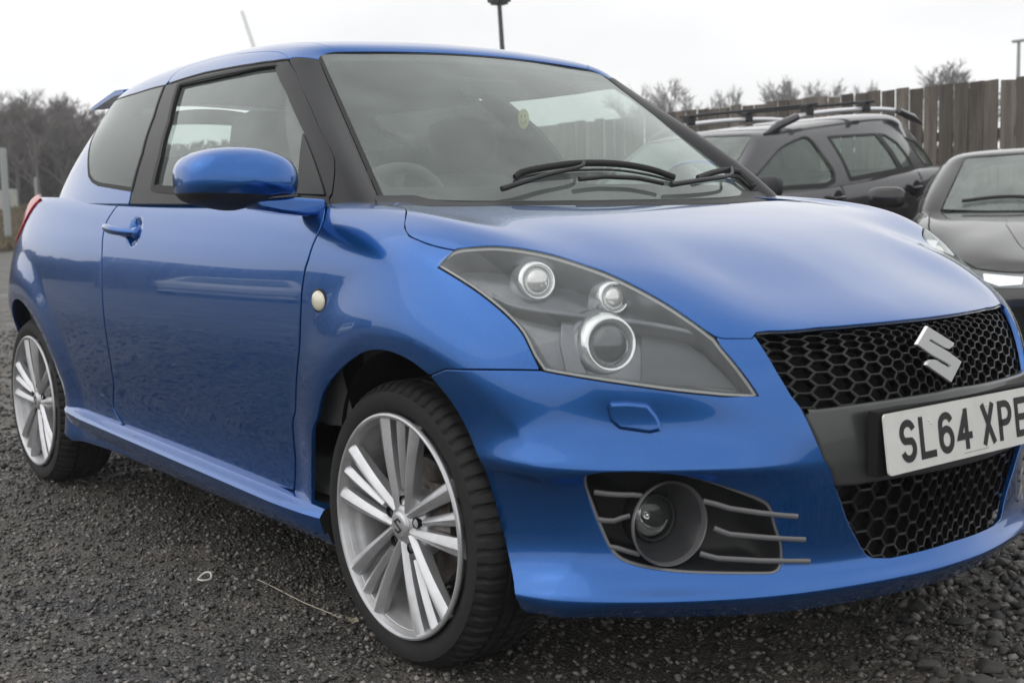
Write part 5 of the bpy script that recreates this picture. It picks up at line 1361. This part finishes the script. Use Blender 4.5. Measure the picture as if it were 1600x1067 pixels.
# the bigger stones, one by one
smesh = []
for q in range(8):
    V, F = SB[q]; o = fast_mesh('stone', V, F, sm2 if q % 2 else sm1); smesh.append(o.data); bpy.data.objects.remove(o)
for q in range(8):
    me = smesh[q]; bm = bmesh.new(); bm.from_mesh(me); bmesh.ops.bevel(bm, geom=list(bm.edges), offset=.025, segments=1, affect='EDGES'); bm.to_mesh(me); bm.free()
def stone(x, y, s):
    o = bpy.data.objects.new('stone', smesh[rnd.randrange(8)]); COL.objects.link(o); o.parent = ground
    o.location = (x, y, float(ghgt(x, y)+relief(np.array(x), np.array(y)))+s*.10); o.scale = (s*rnd.uniform(.8, 1.3), s*rnd.uniform(.7, 1.1), s*rnd.uniform(.4, .8)); o.rotation_euler = (rnd.uniform(-.3, .3), rnd.uniform(-.3, .3), rnd.uniform(0, 6.28))
k = 0
while k < 190:
    x = rnd.uniform(.30, 1.05); y = rnd.uniform(-.3, 1.1)
    if rnd.random() < float(sstep(-.1, .6, (x-.5)+.8*(y+.1))): stone(x, y, .022+.038*rnd.random()**1.5); k += 1
for k in range(80): stone(rnd.uniform(-3.2, .2), rnd.uniform(-2.0, -.86), .010+.028*rnd.random()**2.5)
# things lying on the ground
def gpt(u, v):
    p = on_plane(u, v, 2, 0.); return p[0], p[1], float(relief(np.array(p[0]), np.array(p[1])))
x, y, z = gpt(320, 904)
cap = tube('bottle_cap', [(x+.017*math.cos(a), y+.017*math.sin(a), z+.006+.012*(1 if math.sin(a-.6) > 0 else 0)*math.sin(a-.6)) for a in np.linspace(0, 6.28, 28)[:-1]], .0027, mat('pale_plastic', (.62, .60, .56), rough=.5), None, seg=6, closed=True)
tag(cap, 'small pale plastic ring lying tilted on the gravel below the sill', 'ring')
x, y, z = gpt(540, 968); lf_m = mat('dry_leaf', (.42, .39, .31), rough=.8, vary=(60, (.22, .19, .13)))
for (dx, dy, s, a) in ((0, 0, .030, .3), (.022, .02, .018, 1.2)):
    me = [(x+dx+s*r_*math.cos(t_)*1.4*math.cos(a)-s*r_*math.sin(t_)*.6*math.sin(a), y+dy+s*r_*math.cos(t_)*1.4*math.sin(a)+s*r_*math.sin(t_)*.6*math.cos(a), z+.004+.004*math.sin(3*t_)) for t_, r_ in zip(np.linspace(0, 6.28, 13)[:-1], (1, .8, 1.05, .7, .95, .8, 1, .7, 1.1, .8, .9, .75))]
    o = mesh_np('dead_leaf', me+[(p_[0], p_[1], p_[2]+.002) for p_ in me], [tuple(range(12))[::-1], tuple(range(12, 24))], lf_m, smooth=False)
    tag(o, 'larger dry pale leaf beside the front tyre' if dx == 0 else 'smaller dry pale leaf tucked behind the larger one at the front tyre', 'leaf')
P_ = [gpt(u, v) for u, v in ((402, 905), (425, 915), (446, 929), (478, 944), (520, 962))]
tag(tube('dry_stalk', [(a, b_, c_+.006) for a, b_, c_ in P_], .0016, mat('dry_stalk', (.38, .35, .28), rough=.8), None, seg=5), 'thin pale dry stalk lying on the gravel leading to the front tyre', 'stalk')

# fence ---------------------------------------------------------------
wood = bpy.data.materials.new('weathered_board'); wood.use_nodes = True; t = wood.node_tree; b = t.nodes['Principled BSDF']; b.inputs['Roughness'].default_value = .85
oi = t.nodes.new('ShaderNodeObjectInfo'); tcn = t.nodes.new('ShaderNodeTexCoord'); mpn = t.nodes.new('ShaderNodeMapping'); mpn.inputs['Scale'].default_value = (14, 14, .9); t.links.new(tcn.outputs['Object'], mpn.inputs[0])
vadd = t.nodes.new('ShaderNodeVectorMath'); vadd.operation = 'ADD'; t.links.new(mpn.outputs[0], vadd.inputs[0]); cmb = t.nodes.new('ShaderNodeCombineXYZ'); ml = t.nodes.new('ShaderNodeMath'); ml.operation = 'MULTIPLY'; ml.inputs[1].default_value = 91; t.links.new(oi.outputs['Random'], ml.inputs[0]); t.links.new(ml.outputs[0], cmb.inputs[0]); t.links.new(cmb.outputs[0], vadd.inputs[1])
nw = t.nodes.new('ShaderNodeTexNoise'); nw.inputs['Scale'].default_value = 1.; nw.inputs['Detail'].default_value = 8; nw.inputs['Roughness'].default_value = .7; t.links.new(vadd.outputs[0], nw.inputs['Vector'])
rw = t.nodes.new('ShaderNodeValToRGB'); rw.color_ramp.elements[0].position = .3; rw.color_ramp.elements[1].position = .72; rw.color_ramp.elements[0].color = (.055, .044, .036, 1); rw.color_ramp.elements[1].color = (.20, .175, .15, 1)
t.links.new(nw.outputs['Fac'], rw.inputs[0]); hw_ = t.nodes.new('ShaderNodeHueSaturation'); mrw = t.nodes.new('ShaderNodeMapRange'); mrw.inputs[3].default_value = .55; mrw.inputs[4].default_value = 1.35; t.links.new(oi.outputs['Random'], mrw.inputs[0]); t.links.new(mrw.outputs[0], hw_.inputs['Value']); t.links.new(rw.outputs[0], hw_.inputs['Color']); t.links.new(hw_.outputs[0], b.inputs['Base Color'])
bpw = t.nodes.new('ShaderNodeBump'); bpw.inputs['Strength'].default_value = .5; bpw.inputs['Distance'].default_value = .01; t.links.new(nw.outputs['Fac'], bpw.inputs['Height']); t.links.new(bpw.outputs[0], b.inputs['Normal'])
def fence(name, A, B, height, label, pitch=.150, bw=.134, topz=None):
    A = np.array(A, float); B = np.array(B, float); Lf = np.linalg.norm(B-A); d = (B-A)/Lf; ang = math.atan2(d[1], d[0])
    root = empty(name, (A[0], A[1], float(ghgt(*A))), ang); tag(root, label, 'fence')
    mes = []
    for q in range(6):
        w = bw*(1, .985, 1.01, .97, 1, .99)[q]; h = height+rnd.uniform(-.012, .012); s = rnd.uniform(-.008, .008)
        V, F = box((0, 0, h/2), (w, .02, h)); V = [(x_, y_, z_+(s if (z_ > h/2 and x_ > 0) else 0)) for x_, y_, z_ in V]
        me = bpy.data.meshes.new('board'); me.from_pydata(V, [], F); me.update(); me.materials.append(wood); mes.append(me)
    n = int(Lf/pitch)
    for i in range(min(n, 300)):
        o = bpy.data.objects.new('board', mes[rnd.randrange(6)]); COL.objects.link(o); o.parent = root
        x_ = i*pitch; gz = float(ghgt(*(A+d*x_)))-float(ghgt(*A)); o.location = (x_, rnd.uniform(-.006, .006), gz+.02); o.rotation_euler = (0, rnd.uniform(-.004, .004), 0)
    for zz in (.35, height-.45):
        p0 = (0, .035, zz); gz = float(ghgt(*B))-float(ghgt(*A))
        V, F = box((Lf/2, .036, zz+gz/2), (Lf, .045, .09)); V = [(x_, y_, z_+(gz/2 if x_ > Lf/2 else -gz/2)) for x_, y_, z_ in V]; mesh_np('rail', V, F, wood, root, smooth=False)
    for i in range(int(Lf/2.4)+1):
        x_ = i*2.4; gz = float(ghgt(*(A+d*x_)))-float(ghgt(*A)); V, F = box((x_, .11, gz+height/2), (.1, .1, height-.05)); mesh_np('post', V, F, wood, root, smooth=False)
    return root
f1 = np.array([-8.06, 8.23]); f2_ = np.array([-4.17, 8.83]); dv = (f2_-f1)
fence('board_fence', f1-dv*2.2, f2_+dv*1.6, 1.74, 'tall weathered brown board fence with narrow gaps behind the parked cars')

# bare trees ------------------------------------------------------------
bark = mat('bark', (.17, .15, .14), rough=.9, vary=(8, (.11, .10, .095)))
def tree_mesh(h, seed, spread=.5, twigs=5, levels=5, bare=1., lean=0.):
    r = random.Random(seed); trunk = []; crown = []
    def seg(p, q, r0_, r1_, lst, sides):
        lst.append((p, q, r0_, r1_, sides))
    def grow_(p, d, l, rad, lev):
        n = 3 if lev < 2 else 2; pts = [p]; dd = d
        for i in range(n):
            dd = (dd+Vector((r.gauss(0, .12), r.gauss(0, .12), r.gauss(.02, .08)))).normalized(); q = pts[-1]+dd*(l/n)
            seg(pts[-1], q, rad*(1-.35*i/n), rad*(1-.35*(i+1)/n), trunk if lev == 0 else crown, 6 if lev < 2 else 3); pts.append(q)
        if lev >= levels: return
        k = r.randint(3, 4) if lev < 3 else r.randint(3, twigs)
        for j in range(k):
            t_ = r.uniform(.35, 1.) if lev > 0 else r.uniform(.45, 1.); i = min(n-1, int(t_*n)); st = pts[i].lerp(pts[i+1], t_*n-i)
            az = r.uniform(0, 6.28); out = Vector((math.cos(az), math.sin(az), 0)); nd = (dd*(1-spread)+out*spread+Vector((0, 0, .12))).normalized()
            grow_(st, nd, l*r.uniform(.5, .72), rad*.5, lev+1)
        grow_(pts[-1], (dd+Vector((r.gauss(0, .2), r.gauss(0, .2), .1))).normalized(), l*.62, rad*.6, lev+1)
    grow_(Vector((0, 0, 0)), Vector((lean, 0, 1)).normalized(), h*.42, h*.020, 0)
    def mesh(lst):
        V = []; F = []
        for p, q, a, b_, s in lst:
            d = (q-p).normalized(); x_ = d.orthogonal().normalized(); y_ = d.cross(x_); b0 = len(V)
            for c_, rr_ in ((p, max(a, .013)), (q, max(b_, .011))):
                for k in range(s): t_ = 6.283*k/s; V.append(tuple(c_+(x_*math.cos(t_)+y_*math.sin(t_))*rr_))
            F += [(b0+k, b0+(k+1) % s, b0+s+(k+1) % s, b0+s+k) for k in range(s)]
        return V, F
    return mesh(trunk), mesh(crown)
_tc = {}
def tree(name, x, y, h, seed, label, group=None, spread=.5, twigs=5, levels=5, tw=1.):
    key = (seed, spread, twigs, levels)
    if key not in _tc:
        (v1, f1_), (v2, f2_) = tree_mesh(10., seed, spread, twigs, levels)
        a = bpy.data.meshes.new('trunk'); a.from_pydata(v1, [], f1_); a.update(); a.materials.append(bark); c = bpy.data.meshes.new('crown'); c.from_pydata(v2, [], f2_); c.update(); c.materials.append(bark)
        mx_ = max(v_[2] for v_ in v2); _tc[key] = (a, c, mx_)
    a, c, mx_ = _tc[key]
    root = empty(name, (x, y, float(ghgt(x, y))-.05), rnd.uniform(0, 6.28)); s = h/mx_; root.scale = (s*tw, s*tw, s); tag(root, label, 'tree', group)
    for nm, me in (('trunk', a), ('crown', c)): o = bpy.data.objects.new(nm, me); COL.objects.link(o); o.parent = root
    return root
def ztop(u, v, t_): p = CAM+ray(u, v)*t_; return p
for (u, v, t_, sd, lb_, tw) in ((1085, 112, 75, 3, 'bare broad tree beyond the fence, nearest the windscreen pillar', 1.2), (1150, 134, 90, 5, 'small faint bare tree just right of the broad one beyond the fence', .6),
                          (1255, 106, 78, 8, 'bare rounded tree above the grey estate roof bars', 1.0), (1356, 126, 95, 5, 'tiny distant bare treetop over the middle of the fence', .5), (1488, 80, 72, 11, 'tall bare tree above the right part of the fence', 1.5)):
    p = ztop(u, v, t_); tree('bare_tree', p[0], p[1], p[2], sd, lb_, 'bare trees beyond the fence', tw=tw, spread=.42, twigs=7)
# woodland at the left
WT = sorted(((8, 198, 56), (30, 192, 53), (50, 190, 56), (72, 186, 51), (92, 196, 53), (112, 205, 56), (20, 215, 47), (60, 210, 45), (100, 222, 47), (132, 215, 53), (-25, 200, 51), (40, 205, 62), (84, 204, 64), (165, 235, 56)))
ORD = ('first', 'second', 'third', 'fourth', 'fifth', 'sixth', 'seventh', 'eighth', 'ninth', 'tenth', 'eleventh', 'twelfth', 'thirteenth', 'fourteenth')
for i, (u, v, t_) in enumerate(WT):
    p = ztop(u, v, t_); tree('woodland_tree', p[0], p[1], p[2], 20+i % 5, '%s bare twiggy tree counted from the left in the woodland row behind the car boot' % ORD[i], 'bare trees in the woodland row', spread=.45, twigs=6, levels=5, tw=1.15)
# undergrowth: bramble and ivy mass under the trees
def shrubmass(name, cx, cy, lx, ly, h, n, m, kind='stuff', seed=3, leaf=.07):
    r = np.random.RandomState(seed); x = cx+(r.rand(n)-.5)*lx; y = cy+(r.rand(n)-.5)*ly; hh = h*(.75+.35*vnoise(x, y, 1.2, 9)); z = hh*r.rand(n)**.7+ghgt(x, y)
    a = r.rand(n, 3)*6.28; s = leaf*(.6+.8*r.rand(n)); c1 = np.stack([np.cos(a[:, 0])*np.cos(a[:, 1]), np.sin(a[:, 0])*np.cos(a[:, 1]), np.sin(a[:, 1])], 1); w = np.cross(c1, np.stack([np.cos(a[:, 2]), np.sin(a[:, 2]), 0*a[:, 2]+.3], 1)); w /= np.linalg.norm(w, axis=1)[:, None]
    P = np.stack([x, y, z], 1); V = np.stack([P-c1*s[:, None], P+w*s[:, None]*.4, P+c1*s[:, None], P-w*s[:, None]*.4], 1).reshape(-1, 3); F = np.arange(n*4).reshape(-1, 4)
    return tag(fast_mesh(name, V, F, m), kind=kind)
und = mat('undergrowth', (.050, .052, .036), rough=.9, vary=(3, (.028, .026, .022)))
def left_at(u, t_):
    p = CAM+ray(u, 350)*t_; return float(p[0]), float(p[1])
wx_, wy_ = left_at(60, 52); shrubmass('undergrowth', wx_, wy_, 7, 40, 2.9, 90000, und, leaf=.16)
gr1 = mat('dead_grass', (.19, .13, .075), rough=.95, vary=(.9, (.10, .10, .045)))
wx_, wy_ = left_at(60, 41.5); shrubmass('rough_grass', wx_, wy_, 9, 34, .30, 110000, gr1, seed=5, leaf=.11)
# posts, concrete blocks
gsteel = mat('galvanised_post', (.30, .32, .32), rough=.6)
conc = mat('pale_concrete', (.50, .50, .46), rough=.9, vary=(2, (.38, .39, .36)))
def post(u, vt, t_, r_, name, label, cat, m=gsteel):
    p = ztop(u, vt, t_); V, F = join([lathe([(r_*1.0, 0), (r_, p[2]-.02), (r_*.6, p[2]), (.001, p[2])], 12, 'z', (0, 0, 0)), lathe([(r_*2.2, 0), (r_*2.2, .03), (r_, .04)], 12, 'z')])
    o = mesh_np(name, V, F, m, None, auto=40); o.location = (p[0], p[1], 0); tag(o, label, cat); return o
post(4, 232, 38, .11, 'fence_post', 'grey steel post standing by the concrete blocks at the left edge', 'post'); post(55, 277, 44, .05, 'thin_post', 'thin grey stake in the grass behind the tail lamp', 'stake')
for (u, t_, lb_) in ((-1, 44, 'pale concrete block nearest the steel post'), (18, 44.5, 'pale concrete block right of the steel post')):
    p = ztop(u, 330, t_); V, F = box((0, 0, .45), (.34, .34, .95)); o = bevelobj(mesh_np('concrete_block', V, F, conc, None, smooth=False), .02); o.location = (p[0], p[1], float(ghgt(p[0], p[1]))); o.rotation_euler = (0, 0, .6); tag(o, lb_, 'block', 'concrete blocks by the post')
# floodlight column behind the roof
p = ztop(780, 4, 24); lp = empty('floodlight_column', (p[0], p[1], 0)); tag(lp, 'dark floodlight on a thin pole rising above the blue roof', 'floodlight'); lp.rotation_euler = (0, R(0), 0)
base_l = CAM+ray(789, 130)*24; dxy = (p-base_l); k_ = p[2]/max(.1, dxy[2])
tube('pole', [(0-dxy[0]*k_*.9, -dxy[1]*k_*.9, 0), (0, 0, p[2])], [.07, .045], mat('dark_pole', (.05, .05, .055), rough=.6), lp)
V, F = join([box((0, 0, p[2]+.06), (.34, .34, .13)), box((.0, 0, p[2]-.02), (.26, .26, .06))]); bevelobj(mesh_np('lamp_head', V, F, mat('dark_lamp', (.035, .036, .04), rough=.5), lp, smooth=False), .02)
p = ztop(1592, 66, 38); lp2 = empty('street_lamp', (p[0], p[1], 0)); tag(lp2, 'slim pale grey street lamp beyond the fence at the right edge', 'street lamp')
tube('pole', [(0, 0, 0), (0, 0, p[2])], [.09, .05], gsteel, lp2); V, F = box((.0, 0, p[2]+.03), (.42, .16, .08)); bevelobj(mesh_np('lamp_head', V, F, gsteel, lp2, smooth=False), .02)
# leaning mast far away, its fading in the haze put into the pale colour
a = CAM+ray(378, 18)*150; b_ = CAM+ray(397, 75)*150; d = (b_-a); b2 = a+d*(a[2]/max(.1, -d[2]))
mst = tube('crane_jib', [tuple(a), tuple(b2)], [.22, .34], mat('haze_paled_steel', (.80, .81, .82), rough=.9), None); tag(mst, 'faint pale leaning mast far beyond the car roof', 'mast')

# seen only as reflections in the blue door: a fence and a silver car across the yard
sfx = pwl([-3.03, -2.43, 0, .78], [-3.2, -2.5, 0, .8])
M['silverpaint'] = paint('silver_paint', (.55, .56, .58), metal=.5, rough=.35, dirt_amt=.1)
sc_, sl_, sg_, sw_ = other_car('silver_car', (-19.5, -9.6, .0), R(30), 0, sfx, 1.0, pwl([0, 1.1], [0, 1.1]), pwl([0, 1.5], [0, 1.5]), M['silverpaint'], [[(-.6, -.75, 1.02), (-.9, -.70, 1.25), (-1.2, -.62, 1.34), (-1.45, -.62, 1.34), (-1.38, -.75, 1.04)], [(-1.55, -.65, 1.34), (-2.05, -.6, 1.28), (-2.2, -.7, 1.08), (-1.5, -.75, 1.05)]], M['privacy'], (0, -2.5), .30)
tag(sc_, 'silver hatchback with red tail lamps, mirrored in the blue door', 'car')
for sd in (-1, 1):
    q = [sl_.near((-2.6, sd*.80, 1.0)), sl_.near((-2.55, sd*.84, .86)), sl_.near((-3.0, sd*.72, .78)), sl_.near((-3.0, sd*.62, .95))]; panel('tail_lamp', sl_, q, M['red'], sc_, res=.03, off=.005)
fence('board_fence', (-24.0, -9.6), (-40, -26.5), 2.7, 'long board fence across the yard, mirrored in the blue door', pitch=.30, bw=.23)
brm = mat('pale_brushwood', (.20, .17, .13), rough=.95, vary=(2.5, (.10, .085, .06)))
shrubmass('brushwood', -5.5, 10.2, 11, 1.6, 1.25, 30000, brm, seed=8, leaf=.09)

shrubmass('distant_hedge', -46, -10, 3, 26, 3.4, 30000, und, seed=12, leaf=.2)
# thin winter haze filling the yard out to the far trees
hz = bpy.data.materials.new('winter_haze'); hz.use_nodes = True; t = hz.node_tree; t.nodes.remove(t.nodes['Principled BSDF'])
pv_ = t.nodes.new('ShaderNodeVolumePrincipled'); pv_.inputs['Color'].default_value = (.96, .97, 1, 1); pv_.inputs['Density'].default_value = .0022; pv_.inputs['Anisotropy'].default_value = .2
t.links.new(pv_.outputs[0], t.nodes['Material Output'].inputs['Volume'])
V, F = box((-38, 28, 9), (120, 130, 21)); hzo = mesh_np('haze', V, F, hz, None, smooth=False); tag(hzo, kind='stuff')
